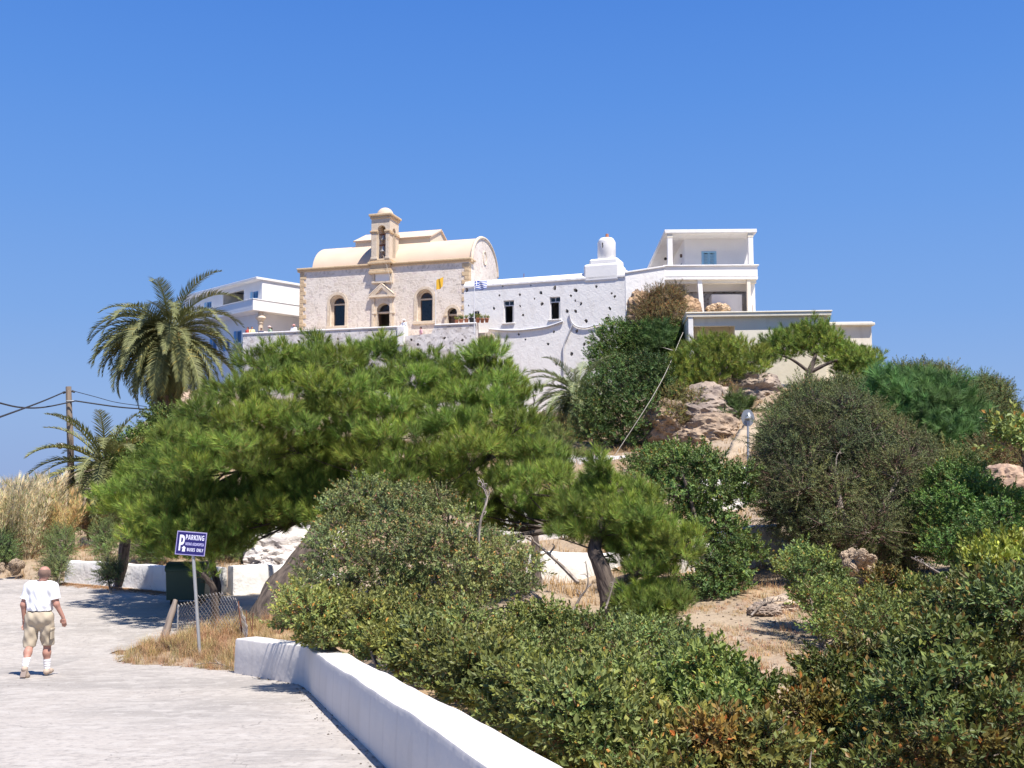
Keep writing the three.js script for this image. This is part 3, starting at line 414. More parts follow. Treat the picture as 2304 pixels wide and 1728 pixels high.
// ======== terrace of the church: retaining walls and floor
const TW = facade(at(547, 758, 88), THREE.MathUtils.degToRad(-16.3)); TW.o.y = 8;
{
  const r = rng(91), P = (px, py) => TW.uv(px, py), x1 = P(894, 734)[0], x2 = P(978, 740)[0], x3 = P(1072, 735)[0], top = TERR - TW.o.y;
  const holes = []; for (const [x, y] of [[760, 763], [720, 800], [555, 800], [600, 790], [585, 790], [560, 820], [553, 820], [672, 768], [690, 775], [925, 765], [940, 775], [1000, 760], [1040, 765], [578, 800], [587, 812], [570, 835]]) { const q = P(x, y); if (q[1] < top - .35) holes.push(blob(q[0], q[1], .12, .13, r)); }
  const slot = R2(TW, 579, 822, 591, 846); holes.push(rect(...slot));
  const yA = P(547, 758)[1], yLow = top - .75;
  const g = thing('terrace_retaining_wall', 'rough grey white stone wall carrying the church terrace', 'wall', TW.o, TW.turn);
  part('wall', slab([[0, 0], [x3, 0], [x3, top], [x2, top], [x2 - .3, yLow + .1], [x1 + .75, yLow], [x1 + .1, yLow], [x1, top - .02], [0, top]], holes, .55), M.rubble, g);
  part('coping', box(-.06, top - .02, -.62, x1, top + .12, .08, .05), M.white, g); part('coping', box(x2, top - .02, -.62, x3, top + .12, .08, .05), M.white, g);
  part('pillar', box(x1 + .02, yLow - .8, -.7, x1 + .68, top + .1, .14, .06), M.white, g);
  part('side_wall', (() => { const s = slab([[0.02, 0], [14, 0], [14, top - 1.2], [0.02, top]], [], .5); s.rotateY(Math.PI / 2); s.rotateY(-.35); s.translate(.45, 0, -.02); return s; })(), M.rubble, g);
  part('inner_wall', box(.3, 0, -2.2, x3 - .1, top - 1.1, -1.7, 0), M.rubble, g);
  // terrace floor
  const fl = slab([[0.1, .6], [x3 + 1, .6], [x3 + 1, 10], [0.1, 16], [-8, 18], [-4, 8]], [], .3); fl.rotateX(-Math.PI / 2);
  part('terrace_floor', fl.translate(0, FLOOR - TW.o.y + .28, 0), M.trimPale, g);
}
// ======== long white building
const WB = facade(at(1044, 641, 84.4), THREE.MathUtils.degToRad(-20)); const WBTOP = WB.o.y; WB.o.y = 6;
{
  const r = rng(17), Z = (x, y) => [1020 + x / 3.95, 480 + y / 3.95], top = WBTOP - WB.o.y, P = (px, py) => WB.uv(px, py), xe = P(1407, 620)[0];
  const w1 = R2(WB, 1133, 675, 1156.5, 727), w2 = R2(WB, 1237, 667, 1260.5, 719), w3 = R2(WB, 1064.5, 699, 1078.5, 718);
  const holes = [rect(...w1), rect(...w2), rect(...w3)];
  const spots = [[118, 683, 1.7], [410, 728], [590, 723], [358, 845, 1.3], [592, 823], [617, 905, 1.1], [780, 705, 1.4], [900, 662, 1.5], [1087, 683, 1.6], [788, 806, 1.4], [1043, 733], [1083, 776], [1133, 806, 1.2], [1085, 868, 1.4], [1010, 868, 1.4], [1270, 650], [1405, 710], [1432, 740, 1.3], [1390, 847, 1.3], [1368, 930, 1.4], [1180, 960, 1.4], [893, 1052, 1.2], [1097, 1050, 1.3], [580, 1075], [840, 1160, 1.3], [1165, 1160, 1.5], [1047, 1252, 1.4], [915, 1340, 1.3], [875, 1437], [1318, 1040, 1.3], [440, 650, .7], [135, 820, .7], [480, 1180, .8], [640, 1120, .8], [720, 760, .7], [690, 640, .7]];
  for (const [x, y, s = 1] of spots) { const q = P(...Z(x, y)); if (q[1] < top - .3 && q[0] > .2 && q[0] < xe - .3) holes.push(blob(q[0], q[1], .105 * s, .125 * s, r)); }
  const g = thing('white_monastery_building', 'long whitewashed building with two tall dark windows and many small wall holes', 'building', WB.o, WB.turn);
  part('wall', slab([[0, 0], [xe, 0], [xe, top - .25], [.1, top - .25], [0, top - .6]], holes, .6), M.white, g);
  part('end_wall', box(.0, 0, -8, .5, top - .3, -.61, 0), M.white, g); part('end_wall', box(xe - .5, 0, -8, xe, top - .3, -.61, 0), M.white, g); part('back_wall', box(0, 0, -8.5, xe, top - .3, -8.01, 0), M.white, g);
  part('roof', box(.2, top - .5, -8.4, xe - .1, top - .28, -.3, 0), M.whiteSmooth, g);
  part('inner_floor', box(.5, top - 4.6, -8, xe - .5, top - 4.5, -.65, 0), M.interior, g);
  // sloped coping along the roof edge
  { const s = shape([[-.02, -.27], [.62, -.3], [.6, .34], [.35, .32], [-.1, -.12], [-.1, -.26]]), q = new THREE.ExtrudeGeometry(s, { depth: xe + .05, bevelEnabled: false }); q.rotateY(Math.PI / 2); q.translate(0, top, 0);
    const p = q.attributes.position; q.computeVertexNormals(); part('coping', triUV(q), M.white, g); }
  // windows
  for (const w of [w1, w2]) {
    const yt = lerp(w[1], w[3], .76), z = -.18, win = part('window', [box(w[0], w[1], z - .08, w[0] + .06, w[3], z, 0), box(w[2] - .06, w[1], z - .08, w[2], w[3], z, 0), box(w[0], w[3] - .06, z - .08, w[2], w[3], z + .002, 0), box(w[0], yt, z - .09, w[2], yt + .07, z + .02, 0), box((w[0] + w[2]) / 2 - .03, yt, z - .08, (w[0] + w[2]) / 2 + .03, w[3], z - .004, 0)], M.frameWhite, g);
    part('pane', box(w[0] + .05, yt + .05, z - .05, w[2] - .05, w[3] - .05, z - .04, 0), M.glass, win);
    part('casement', barGrid(w[2] - .1, w[1] + .03, w[2] - .04, yt - .02, 1, 3, .03, -.02), M.frameWhite, win);
    part('sill', box(w[0] - .12, w[1] - .1, -.2, w[2] + .1, w[1], .12, .03), M.white, win);
  }
  { const w = w3, win = part('window', barGrid(w[0], w[1], w[2], w[3], 2, 1, .05, -.2), M.frameWhite, g); part('pane', box(w[0], w[1], -.24, w[2], w[3], -.23, 0), M.glass, win); part('sill', box(w[0] - .08, w[1] - .07, -.2, w[2] + .08, w[1], .08, .02), M.white, win); }
  // pipes on the wall
  const pipe = (pts, rad) => part('pipe', tube(pts.map(p => { const q = P(...Z(...p)); return [v3(q[0], q[1], .1), rad]; }), 6, 4), M.pipe, g);
  pipe([[320, 1030], [430, 1040], [560, 1042], [700, 1030], [830, 1010], [900, 990], [975, 962]], .085);
  pipe([[1035, 890], [1045, 940], [1065, 980], [1110, 1010], [1180, 1018], [1260, 1000], [1330, 990], [1375, 1008]], .06);
  pipe([[1065, 982], [1020, 1090], [985, 1180], [983, 1300], [985, 1540]], .07);
  // chimney: stepped base and round drum, part of this house
  { const a = R2(WB, 1320, 600, 1400, 630, .9), b = R2(WB, 1331, 584, 1396, 609, .9), c = R2(WB, 1344, 534, 1383, 586, .9), cx = (c[0] + c[2]) / 2, rr = (c[2] - c[0]) / 2, y0 = top - .55;
    const ch = part('chimney', [box(a[0], y0, -2.4, a[2], b[1] + .35, .1, .22), box(b[0], b[1] + .2, -2.15, b[2], b[3] + .05, -.05, .2)], M.whiteSmooth, g);
    const dg = new THREE.LatheGeometry([[.0, c[3] + .04], [.5, c[3]], [rr - .12, c[3] - .12], [rr, c[3] - .34], [rr * 1.02, c[1] - .2], [.0, c[1] - .2]].map(p => new THREE.Vector2(p[0], p[1])).reverse(), 32); dg.translate(cx, 0, -1.1);
    const sg = new THREE.BoxGeometry(.12, .42, .9); sg.translate(cx - .15, c[3] - .68, -1.1 + rr); const A1 = new Brush(dg), B1 = new Brush(sg); A1.updateMatrixWorld(); B1.updateMatrixWorld(); const cut = new Evaluator().evaluate(A1, B1, SUBTRACTION); const cg = cut.geometry; cg.clearGroups();
    part('drum', triUV(cg), M.whiteSmooth, ch);
    const pot = new THREE.CylinderGeometry(.12, .16, .34, 12); pot.translate(cx + .05, c[3] + .2, -1.1); part('chimney_pot', pot, M.terracotta, ch); }
  // bent iron bars standing on the roof behind
  for (const [x, h] of [[620, 1.9], [745, 1.0], [755, .9]]) { const q = WB.uv(1020 + x / 3.95, 622, 6); const b = part('iron_bar', tube([[WB.point(q[0], top - .3, -6), .035], [WB.point(q[0] + .08, top + h, -6), .03]], 5, 1), M.rust); tag(b, x === 620 ? 'tallest rusty iron bar standing on the white roof' : 'short rusty iron bar standing in a pair on the white roof', 'iron bar', 'iron bars on the white roof'); }
}
// ======== balcony house on stilts, top right
{
  const d0 = 74, W = facade(v3(0, 0, 0), THREE.MathUtils.degToRad(-2)), o = at(1494, 598, d0); W.o.set(o.x, o.y - 7, o.z);
  const P = (x, y, b = 0) => W.uv(x, y, b), g = thing('balcony_house', 'white house with a deep roofed balcony on stilts and a pale blue shuttered window', 'house', W.o, W.turn);
  const xr = P(1705.6, 600)[0], yt = P(1600, 596)[1], yb = P(1600, 628)[1], rl = P(1497, 522)[0], rr = P(1701, 522)[0], ysf = P(1600, 525)[1], yrt = P(1600, 517.5)[1];
  part('roof', [box(rl, ysf, -13, rr, yrt, 0, .03), box(rl - .06, ysf + .04, -13.1, rr + .06, yrt + .05, .06, .03)], M.white, g);
  const wl = P(1540, 560, 1.7)[0], wr = P(1683, 560, 1.7)[0], win = R2(W, 1579.5, 566, 1611, 602, 1.7);
  part('wall', slab(rect(wl, yb - .6, rr - .15, ysf), [rect(...win)], .3, -1.7), M.whiteSmooth, g);
  part('side_wall', box(wl, yb - .6, -12.5, wl + .3, ysf, -2.02, 0), M.whiteSmooth, g); part('side_wall', box(rr - .45, yb - 4, -12.5, rr - .15, ysf, -2.02, 0), M.whiteSmooth, g); part('back_wall', box(wl + .3, yb - 4, -12.8, rr - .15, ysf, -12.52, 0), M.whiteSmooth, g);
  { const f = part('window', [box(win[0] - .02, win[1], -1.98, win[0] + .1, win[3], -1.66, .01), box(win[2] - .1, win[1], -1.98, win[2] + .02, win[3], -1.66, .01), box(win[0] - .02, win[3] - .1, -1.98, win[2] + .02, win[3] + .02, -1.655, .01)], M.paleBlue, g); const m = (win[0] + win[2]) / 2;
    for (const [a, b] of [[win[0] + .1, m - .01], [m + .01, win[2] - .1]]) { const s = part('shutter', [box(a, win[1], -1.84, a + .08, win[3] - .1, -1.74, 0), box(b - .08, win[1], -1.84, b, win[3] - .1, -1.74, 0), ...Array.from({ length: 9 }, (_, i) => { const y = lerp(win[1], win[3] - .16, i / 9); const q = new THREE.BoxGeometry(b - a - .14, .1, .02); q.rotateX(.6); q.translate((a + b) / 2, y + .06, -1.79); return triUV(q); })], M.paleBlue, f); } }
  part('side_window', box(wl - .02, yt - .5, -4.2, wl + .02, yt + .9, -3.4, 0), M.blueDark, g);
  part('wall_lamp', box(wl - .16, ysf - 1.1, -3.2, wl, ysf - .85, -3.0, .03), M.frameBrown, g);
  part('eave_lamp', (() => { const s = new THREE.SphereGeometry(.12, 10, 8); s.translate(wl - .7, ysf - .12, -8); return s; })(), M.dark, g);
  // balcony
  part('balcony_slab', box(-.0, yb - .02, -3, xr - .02, yb + .22, -.02, .02), M.white, g);
  part('balcony_parapet', box(.02, yb + .2, -.22, xr - .04, yt - .1, .0, .02), M.whiteSmooth, g); part('balcony_parapet', box(xr - .24, yb + .2, -12, xr - .04, yt - .1, -.24, .02), M.whiteSmooth, g);
  part('balcony_coping', box(-.06, yt - .1, -.32, xr + .06, yt, .12, .03), M.white, g); part('balcony_coping', box(xr - .32, yt - .1, -12, xr + .06, yt, -.34, .03), M.white, g);
  for (const [a, b] of [[1502, 1513.6], [1684, 1695.5]]) { const x0 = P(a, 560)[0], x1 = P(b, 560)[0]; const c = part('column', box(x0, yt - .12, -.4, x1, ysf - .3, -.06, .03), M.whiteSmooth, g); part('column_head', box(x0 - .02, ysf - .3, -.42, x1 + .02, ysf + .01, -.04, .02), M.cream, c); }
  // stilts and the space below
  const st = (a, b, yy, tilt, zf) => { const x0 = P(a, 640)[0], x1 = P(b, 640)[0]; const q = box(x0, yy, zf - .34, x1, yb + .03, zf, .03); return q; };
  { const q = st(1570, 1580.5, P(1575, 694)[1] - .6, 0, -.15); part('stilt', q.applyMatrix4(new THREE.Matrix4().set(1, -.05, 0, .05 * yb, 0, 1, 0, 0, 0, 0, 1, 0, 0, 0, 0, 1)), M.whiteSmooth, g); }
  part('stilt', st(1681, 1689.5, P(1685, 703)[1] - .8, 0, -.1), M.cream, g);
  part('side_wall', box(P(1690, 650)[0], P(1690, 703)[1] - .8, -2.6, P(1702, 650)[0], yb, -.5, .02), M.white, g);
  part('under_wall', box(-.6, yb - 4, -2.6, xr - .2, yb, -2.3, 0), M.rubble, g);
  part('under_block', box(P(1600, 680, 1.2)[0], yb - 4, -2.28, P(1669, 680, 1.2)[0], P(1640, 663, 1.2)[1], -1.0, .04), M.whiteSmooth, g);
  part('soffit_beam', box(.05, yb - .28, -.5, xr - .1, yb, -.25, .02), M.cream, g);
  for (const x of [.9, 1.5, 2.2, 3.1, 3.9, 4.6, 5.4]) part('beam_end', box(x, yb - .62, -2.32, x + .2, yb - .46, -2.24, .01), M.wood, g);
  // plain wall that joins it to the long white building
  const wl0 = P(1407, 613, -.2)[0]; part('joining_wall', slab([[wl0, yb - 4], [.0, yb - 4], [.0, yt - .12], [wl0, yt - .55]], [], .6, .2), M.white, g); { const q = box(wl0 - .05, -.07, -.45, .05, .05, .3, .03); q.rotateZ(Math.atan2(.43, -wl0)); q.translate(0, yt - .13, 0); part('joining_coping', q, M.white, g); }
}
// ======== flat roofed beige house and its annex
{
  const o = at(1544.4, 706, 66.6), W = facade(v3(o.x, o.y - 7.5, o.z), THREE.MathUtils.degToRad(-5)), P = (x, y, b = 0) => W.uv(x, y, b), g = thing('flat_roofed_house', 'beige flat-roofed house with an open porch behind the hilltop pines', 'house', W.o, W.turn);
  const xr = P(1871, 704)[0], y1 = 7.5 + .08, y0 = y1 - .3;
  part('roof', [box(0, y0, -7.5, xr, y1 - .06, 0, .03), box(-.05, y1 - .07, -7.55, xr + .05, y1 + .03, .06, .03)], M.cream, g);
  const op = R2(W, 1561, 733, 1653, 790, .35);
  part('wall', slab(rect(.35, 0, xr - .35, y0), [rect(op[0], 2.6, op[2], op[3])], .25, -.35), M.cream, g);
  part('post', box(P(1549, 740)[0], 0, -.4, P(1560, 740)[0], y0 + .01, -.06, .02), M.whiteSmooth, g);
  part('side_wall', box(.1, 0, -7.2, .35, y0, -.6, 0), M.cream, g); part('side_wall', box(xr - .35, 0, -7.2, xr - .1, y0, -.6, 0), M.cream, g); part('back_wall', box(.1, 0, -7.45, xr - .1, y0, -7.22, 0), M.cream, g);
  part('porch_back', box(.4, 0, -3.1, op[2] + .3, y0, -2.9, 0), M.cream, g); part('porch_side', box(op[2] + .02, 0, -2.9, op[2] + .25, y0, -.62, 0), M.cream, g); part('porch_floor', box(.4, 2.3, -2.9, op[2], 2.55, -.4, 0), M.cream, g);
  part('lintel', box(op[0] - .05, op[3] - .02, -.58, op[2], op[3] + .12, -.3, .02), M.cream, g);
  const ab = part('antenna_bar', tube([[v3(P(1709, 697)[0], y1, -3), .025], [v3(P(1709, 697)[0], y1 + .95, -3), .02]], 5, 1), M.rust, g);
  const o2 = at(1877, 726, 69), W2 = facade(v3(o2.x, o2.y - 6, o2.z), THREE.MathUtils.degToRad(-4)), g2 = thing('annex', 'small beige annex with a pale coping right of the flat-roofed house', 'house', W2.o, W2.turn), xa = W2.uv(1961, 740)[0];
  part('wall', box(-.6, 0, -4, xa, 5.78, 0, .02), M.cream, g2); part('coping', [box(-.7, 5.76, -4.1, xa + .16, 5.94, .35, .04), box(-.7, 5.9, -4.1, xa + .05, 6.02, .2, .04)], M.cream, g2);
}
// ======== white house left of the church
{
  const tr = Math.atan2(.714, .7), A0 = at(577, 622, 96), W = facade(v3(A0.x, FLOOR, A0.z), Math.atan2(.714, .7));
  // local x runs along the sunny right face (back to the right), local -z... the left face runs along -n
  const H = A0.y - FLOOR, g = thing('white_house', 'two-storey white house with a wraparound balcony and blue windows left of the church', 'house', W.o, W.turn), LR = 7.5, LL = 15.5, ov = .75;
  part('roof', box(0, H - .22, -LL, LR, H, 0, .03), M.whiteSmooth, g);
  // left face plane: points with local x = ov, seen from the west
  const LF = facade(W.point(ov, 0, -ov), W.turn - Math.PI / 2), Q = (x0, y0, x1, y1, b = 0) => { const a = LF.uv(x0, y1, b), c = LF.uv(x1, y0, b); return [a[0], a[1], c[0], c[1]]; };
  // LF local x runs toward the corner (from back to front): u = direction
  const leftSlab = (pts, holes, depth) => { const q = slab(pts, holes, depth); q.rotateY(-Math.PI / 2); q.translate(ov, 0, -ov); return q; };
  const yB0 = H - (A0.y - at(570.8, 674, 95.5).y), b0 = at(570.8, 674, 95.2).y - FLOOR, b1 = at(570.8, 698, 95.2).y - FLOOR;
  const lo = Q(501, 651, 549, 690), wa = Q(569, 654, 581, 673), wb = Q(465, 678, 476, 695), da = Q(532.5, 743, 543.5, 772), db = Q(508, 765, 517, 790), dc = Q(478, 760, 488, 790);
  const cl = (r, y) => { r[1] = Math.max(r[1], y); return r; }; [da, db, dc].forEach(r => cl(r, .05));
  part('wall', leftSlab(rect(-LL + .6, -6, ov - .17, H - .2), [rect(...lo), rect(...wa), rect(...wb), rect(...da), rect(...db), rect(...dc)], .3), M.whiteSmooth, g);
  part('wall', slab(rect(ov + .01, -6, LR - .3, H - .2), [], .3, -.16), M.whiteSmooth, g);
  part('back_wall', [box(ov + .31, -6, -LL, LR - .3, H - .2, -LL + .3, 0), box(LR - .6, -6, -LL, LR - .3, H - .2, -ov - .31, 0)], M.whiteSmooth, g);
  part('loggia_back', leftSlab(rect(lo[0] - .3, lo[1] - .3, lo[2] + .3, lo[3] + .3), [], .1).translate(2.2, 0, 0), M.cream, g); part('upper_floor', box(ov + .3, b1 - .2, -LL + .3, LR - .6, b1, -ov - .31, 0), M.cream, g);
  part('loggia_side', [leftSlab(rect(lo[0] - .2, lo[1] - .3, lo[0], lo[3] + .3), [], 2.1).translate(.1, 0, 0), leftSlab(rect(lo[2], lo[1] - .3, lo[2] + .2, lo[3] + .3), [], 2.1).translate(.1, 0, 0)], M.cream, g);
  for (const r of [wa, wb]) { const w = part('window', [leftSlab(r.length ? rect(...r) : 0, [rect(r[0] + .1, r[1] + .1, r[2] - .1, r[3] - .1)], .12).translate(.02, 0, 0), leftSlab(rect((r[0] + r[2]) / 2 - .04, r[1], (r[0] + r[2]) / 2 + .04, r[3]), [], .1).translate(.03, 0, 0)], M.blue, g); part('pane', leftSlab(rect(r[0] + .05, r[1] + .05, r[2] - .05, r[3] - .05), [], .02).translate(.1, 0, 0), M.blueDark, w); part('shutter', leftSlab(rect(r[0] - .42, r[1], r[0] - .03, r[3]), [], .05).translate(-.06, 0, 0), M.paleBlue, w); }
  for (const r of [da, db, dc]) { const w = part('door', [leftSlab(rect(...r), [rect(r[0] + .1, r[1] + .1, r[2] - .1, r[3] - .1)], .12).translate(.02, 0, 0)], M.blue, g); part('door_leaf', leftSlab(rect(r[0] + .08, r[1], r[2] - .08, r[3] - .08), [], .05).translate(.08, 0, 0), M.blueDark, w); part('shutter', leftSlab(rect(r[0] - .5, r[1], r[0] - .03, r[3]), [], .05).translate(-.06, 0, 0), M.blue, w); }
  // balcony slab and parapet round the corner
  const bo = -.75;
  part('balcony_slab', box(bo, b1, -LL - .3, LR - .6, b1 + .2, -bo, .02), M.whiteSmooth, g);
  part('balcony_parapet', box(bo, b1 + .2, -bo - .2, LR - .6, b0, -bo, .02), M.whiteSmooth, g); part('balcony_parapet', box(bo, b1 + .2, -LL - .3, bo + .2, b0, -bo - .21, .02), M.whiteSmooth, g);
  part('balcony_coping', [box(bo - .05, b0, -bo - .25, LR - .6, b0 + .08, -bo + .05, .02), box(bo - .05, b0, -LL - .3, bo + .25, b0 + .08, -bo - .26, .02)], M.white, g);
  // stone column with a moulded capital under the balcony
  const cp = at(600, 740, 95.4), cx = W.u.dot(cp.clone().sub(W.o)), col0 = new THREE.LatheGeometry([[.001, 0], [.36, 0], [.36, .12], [.27, .2], [.24, 1.2], [.22, b1 - 1.15], [.3, b1 - 1.1], [.24, b1 - 1.02], [.3, b1 - .85], [.5, b1 - .6], [.46, b1 - .5], [.26, b1 - .3], [.22, b1 - .02], [.001, b1 - .01]].map(p => new THREE.Vector2(...p)), 20);
  col0.translate(clamp(cx, bo + .5, 3), 0, .2); part('stone_column', toCreasedNormals(col0, .6), M.trimPale, g);
}
// ---------------------------------------------------------------- plants
// triangle soup with colours
class Soup {
  constructor() { this.p = []; this.c = []; }
  tri(a, b, c, k) { this.p.push(a.x, a.y, a.z, b.x, b.y, b.z, c.x, c.y, c.z); for (let i = 0; i < 3; i++) this.c.push(k, k, k); }
  triRGB(a, b, c, k) { this.p.push(a.x, a.y, a.z, b.x, b.y, b.z, c.x, c.y, c.z); for (let i = 0; i < 3; i++) this.c.push(...k); }
  geo() { const g = new THREE.BufferGeometry(); g.setAttribute('position', new THREE.Float32BufferAttribute(this.p, 3)); g.setAttribute('color', new THREE.Float32BufferAttribute(this.c, 3)); g.computeVertexNormals(); return g; }
}
const leafMat = (r, g, b, o = {}) => new THREE.MeshPhysicalMaterial({ color: col(r, g, b), vertexColors: true, roughness: .9, transmission: .3, thickness: 0, side: THREE.DoubleSide, specularIntensity: .5, ...o });
const F_ = { pine: leafMat(.215, .335, .055, { transmission: .32 }), leaf: leafMat(.215, .268, .088, { roughness: .5, transmission: .27 }), olive: leafMat(.20, .22, .10, { roughness: .65, transmission: .15 }), feather: leafMat(.135, .21, .07), palm: leafMat(.17, .20, .085, { roughness: .6, transmission: .22 }), dry: leafMat(.45, .36, .225, { transmission: .25 }), reed: leafMat(.60, .52, .37, { transmission: .3 }), twig: mat({ color: col(.20, .155, .12) }) };
function basis(d) { const a = Math.abs(d.y) < .9 ? v3(0, 1, 0) : v3(1, 0, 0), s = a.clone().cross(d).normalize(); return [s, d.clone().cross(s)]; }
function leafQuad(s, b, dir, side, up, len, wid, fold, k) { const t = b.clone().addScaledVector(dir, len), m = b.clone().addScaledVector(dir, len * .5), l = m.clone().addScaledVector(side, wid / 2).addScaledVector(up, fold), r = m.clone().addScaledVector(side, -wid / 2).addScaledVector(up, fold); s.triRGB(b, l, t, k); s.triRGB(b, t, r, k); }
// pine tuft: needles round a short shoot along +y
function pineTuft(seed, n, L, w) {
  const s = new Soup(), r = rng(seed);
  for (let i = 0; i < n; i++) {
    const t = Math.pow(r(), .7), a = r() * 6.283, open = lerp(1.15, .35, t) + (r() - .5) * .35, b = v3(0, t * L * .75, 0), d = v3(Math.cos(a) * Math.sin(open), Math.cos(open), Math.sin(a) * Math.sin(open)), len = L * (.5 + .35 * r());
    const sd = v3(-Math.sin(a), 0, Math.cos(a)).multiplyScalar(w / 2); const tip = b.clone().addScaledVector(d, len); tip.y -= .05 * len; const k = .7 + .5 * r(), c = r() < .1 ? [1.35, .62, 1.0] : [k * (.9 + .3 * t), k, k];
    const m = b.clone().lerp(tip, .55); s.triRGB(b.clone().add(sd), b.clone().sub(sd), m.clone().add(sd), c); s.triRGB(b.clone().sub(sd), m.clone().sub(sd), m.clone().add(sd), c); s.triRGB(m.clone().add(sd), m.clone().sub(sd), tip, c);
  }
  return s.geo();
}
// leafy twig along +y
function leafTwig(seed, n, L, len, wid, o = {}) {
  const s = new Soup(), r = rng(seed), st = .004 + L * .012;
  for (let k = 0; k < 3; k++) { const a = k * 2.094, b = a + 2.094, P = (q, y, w) => v3(Math.cos(q) * w, y, Math.sin(q) * w); s.triRGB(P(a, -L * .3, st), P(b, -L * .3, st), v3(0, L, 0), [1.5, .75, 1.6]); }
  for (let i = 0; i < n; i++) {
    const t = (i + .5) / n, a = i * 2.4 + r() * .8, tip = i > n - 3, open = (tip ? .35 : lerp(1.25, .7, t)) + (r() - .5) * .5, d = v3(Math.cos(a) * Math.sin(open), Math.cos(open), Math.sin(a) * Math.sin(open)), b = v3(0, t * L, 0), [s1] = basis(d), roll = (r() - .5) * 1.4, side = s1.clone().applyAxisAngle(d, roll), up = d.clone().cross(side);
    const q = .72 + .5 * r(), dead = r() < (o.dead ?? .04), yel = r() < (o.yellow ?? .12); const c = dead ? [2.4, 1.0, .9] : yel ? [q * 1.5, q * 1.25, q * .9] : [q * (.85 + .3 * t), q, q];
    leafQuad(s, b, d, side, up, len * (.7 + .5 * r()), wid * (.75 + .5 * r()), (o.fold ?? .18) * wid, c);
  }
  return s.geo();
}
// feathery spray (tamarisk, juniper)
function spray(seed, n, L, w) { const s = new Soup(), r = rng(seed); for (let i = 0; i < n; i++) { const t = r(), a = r() * 6.283, open = .5 + .6 * r(), d = v3(Math.cos(a) * Math.sin(open), Math.cos(open), Math.sin(a) * Math.sin(open)), b = v3(0, t * L * .8, 0).addScaledVector(d, .15 * L * r()), tip = b.clone().addScaledVector(d, L * (.25 + .35 * r())); tip.y += .05 * L; const sd = v3(-Math.sin(a), .3 * (r() - .5), Math.cos(a)).multiplyScalar(w / 2), k = .65 + .6 * r(); s.tri(b.clone().add(sd), b.clone().sub(sd), tip, k); } return s.geo(); }
const KIND = {
  pine: { geo: [pineTuft(1, 70, .25, .006), pineTuft(2, 60, .21, .006), pineTuft(3, 84, .31, .006), pineTuft(4, 46, .27, .006)], mat: F_.pine, size: 1, up: .6, flat: .62, low: -.25, shoots: .16, bark: M.bark },
  pineFar: { geo: [pineTuft(5, 55, .36, .012), pineTuft(6, 60, .42, .012)], mat: F_.pine, size: 1, up: .5, flat: .65, low: -.35, shoots: .12, bark: M.bark },
  mastic: { geo: [leafTwig(11, 12, .15, .062, .030), leafTwig(12, 16, .20, .054, .026), leafTwig(13, 10, .12, .070, .033)], mat: F_.leaf, size: 1.06, up: .4, flat: .75, low: -.4, bark: M.paleBark },
  masticDry: { geo: [leafTwig(14, 13, .14, .054, .025, { dead: .12, yellow: .16 }), leafTwig(15, 15, .17, .052, .026, { dead: .05, yellow: .22 }), leafTwig(27, 12, .16, .066, .032, { dead: .02, yellow: .14 })], mat: F_.leaf, size: 1.06, up: .35, flat: .75, low: -.4, bark: M.paleBark },
  carob: { geo: [leafTwig(16, 14, .17, .062, .034), leafTwig(17, 18, .22, .058, .032), leafTwig(18, 11, .14, .066, .036)], mat: F_.leaf, size: 1, up: .3, flat: .75, low: -.45, bark: M.bark },
  carobFar: { geo: [leafTwig(19, 14, .3, .11, .062), leafTwig(20, 17, .36, .11, .058)], mat: F_.leaf, size: 1, up: .25, flat: .9, bark: M.bark },
  olive: { geo: [leafTwig(21, 26, .28, .062, .013, { fold: .1, dead: .03 }), leafTwig(22, 30, .32, .06, .012, { fold: .1, dead: .015 })], mat: F_.olive, size: 1, up: .2, flat: .95, bark: M.paleBark },
  scrubFar: { geo: [leafTwig(23, 22, .42, .10, .03, { dead: .1 }), leafTwig(24, 26, .48, .10, .028, { dead: .05 })], mat: F_.olive, size: 1, up: .35, flat: .9, bark: M.paleBark },
  feather: { geo: [spray(25, 90, .6, .02), spray(26, 90, .7, .02)], mat: F_.feather, size: 1, up: .3, flat: .9, bark: M.bark },
};
// fill an outline (surveyed from the photograph, with near and far distance) with rounded clumps of foliage
function clumps(poly, d0, d1, rpx, seed, o = {}) {
  const r = rng(seed), xs = poly.map(p => p[0]), ys = poly.map(p => p[1]), x0 = Math.min(...xs), x1 = Math.max(...xs), y0 = Math.min(...ys), y1 = Math.max(...ys), out = [], layers = o.layers ?? 2;
  for (let L = 0; L < layers; L++) {
    const acc = [], want = 4000;
    for (let k = 0; k < want; k++) {
      const x = lerp(x0, x1, r()), y = lerp(y0, y1, r()), q = rpx * (.5 + .95 * r()); if (!inPoly(poly, x, y)) continue; const m = distPoly(poly, x, y); if (m < q * (L ? 1.0 : .5)) continue;
      if (acc.some(a => Math.hypot(a[0] - x, a[1] - y) < (a[2] + q) * (o.pack ?? .52))) continue; acc.push([x, y, q]);
      const t = (y1 - y) / (y1 - y0), edge = sstep(0, rpx * 3, m), d = lerp(d0, d1, clamp((o.slope ?? .6) * t + .22 * (1 - edge) + .2 * r() + L * .3, 0, 1)) + (o.tilt ? lerp(o.tilt[2], o.tilt[3], sstep(o.tilt[0], o.tilt[1], x)) : 0); out.push({ c: at(x, y, d), r: q * d / F, edge });
    }
  }
  return out;
}
const _m = new THREE.Matrix4(), _q = new THREE.Quaternion(), UPY = v3(0, 1, 0);
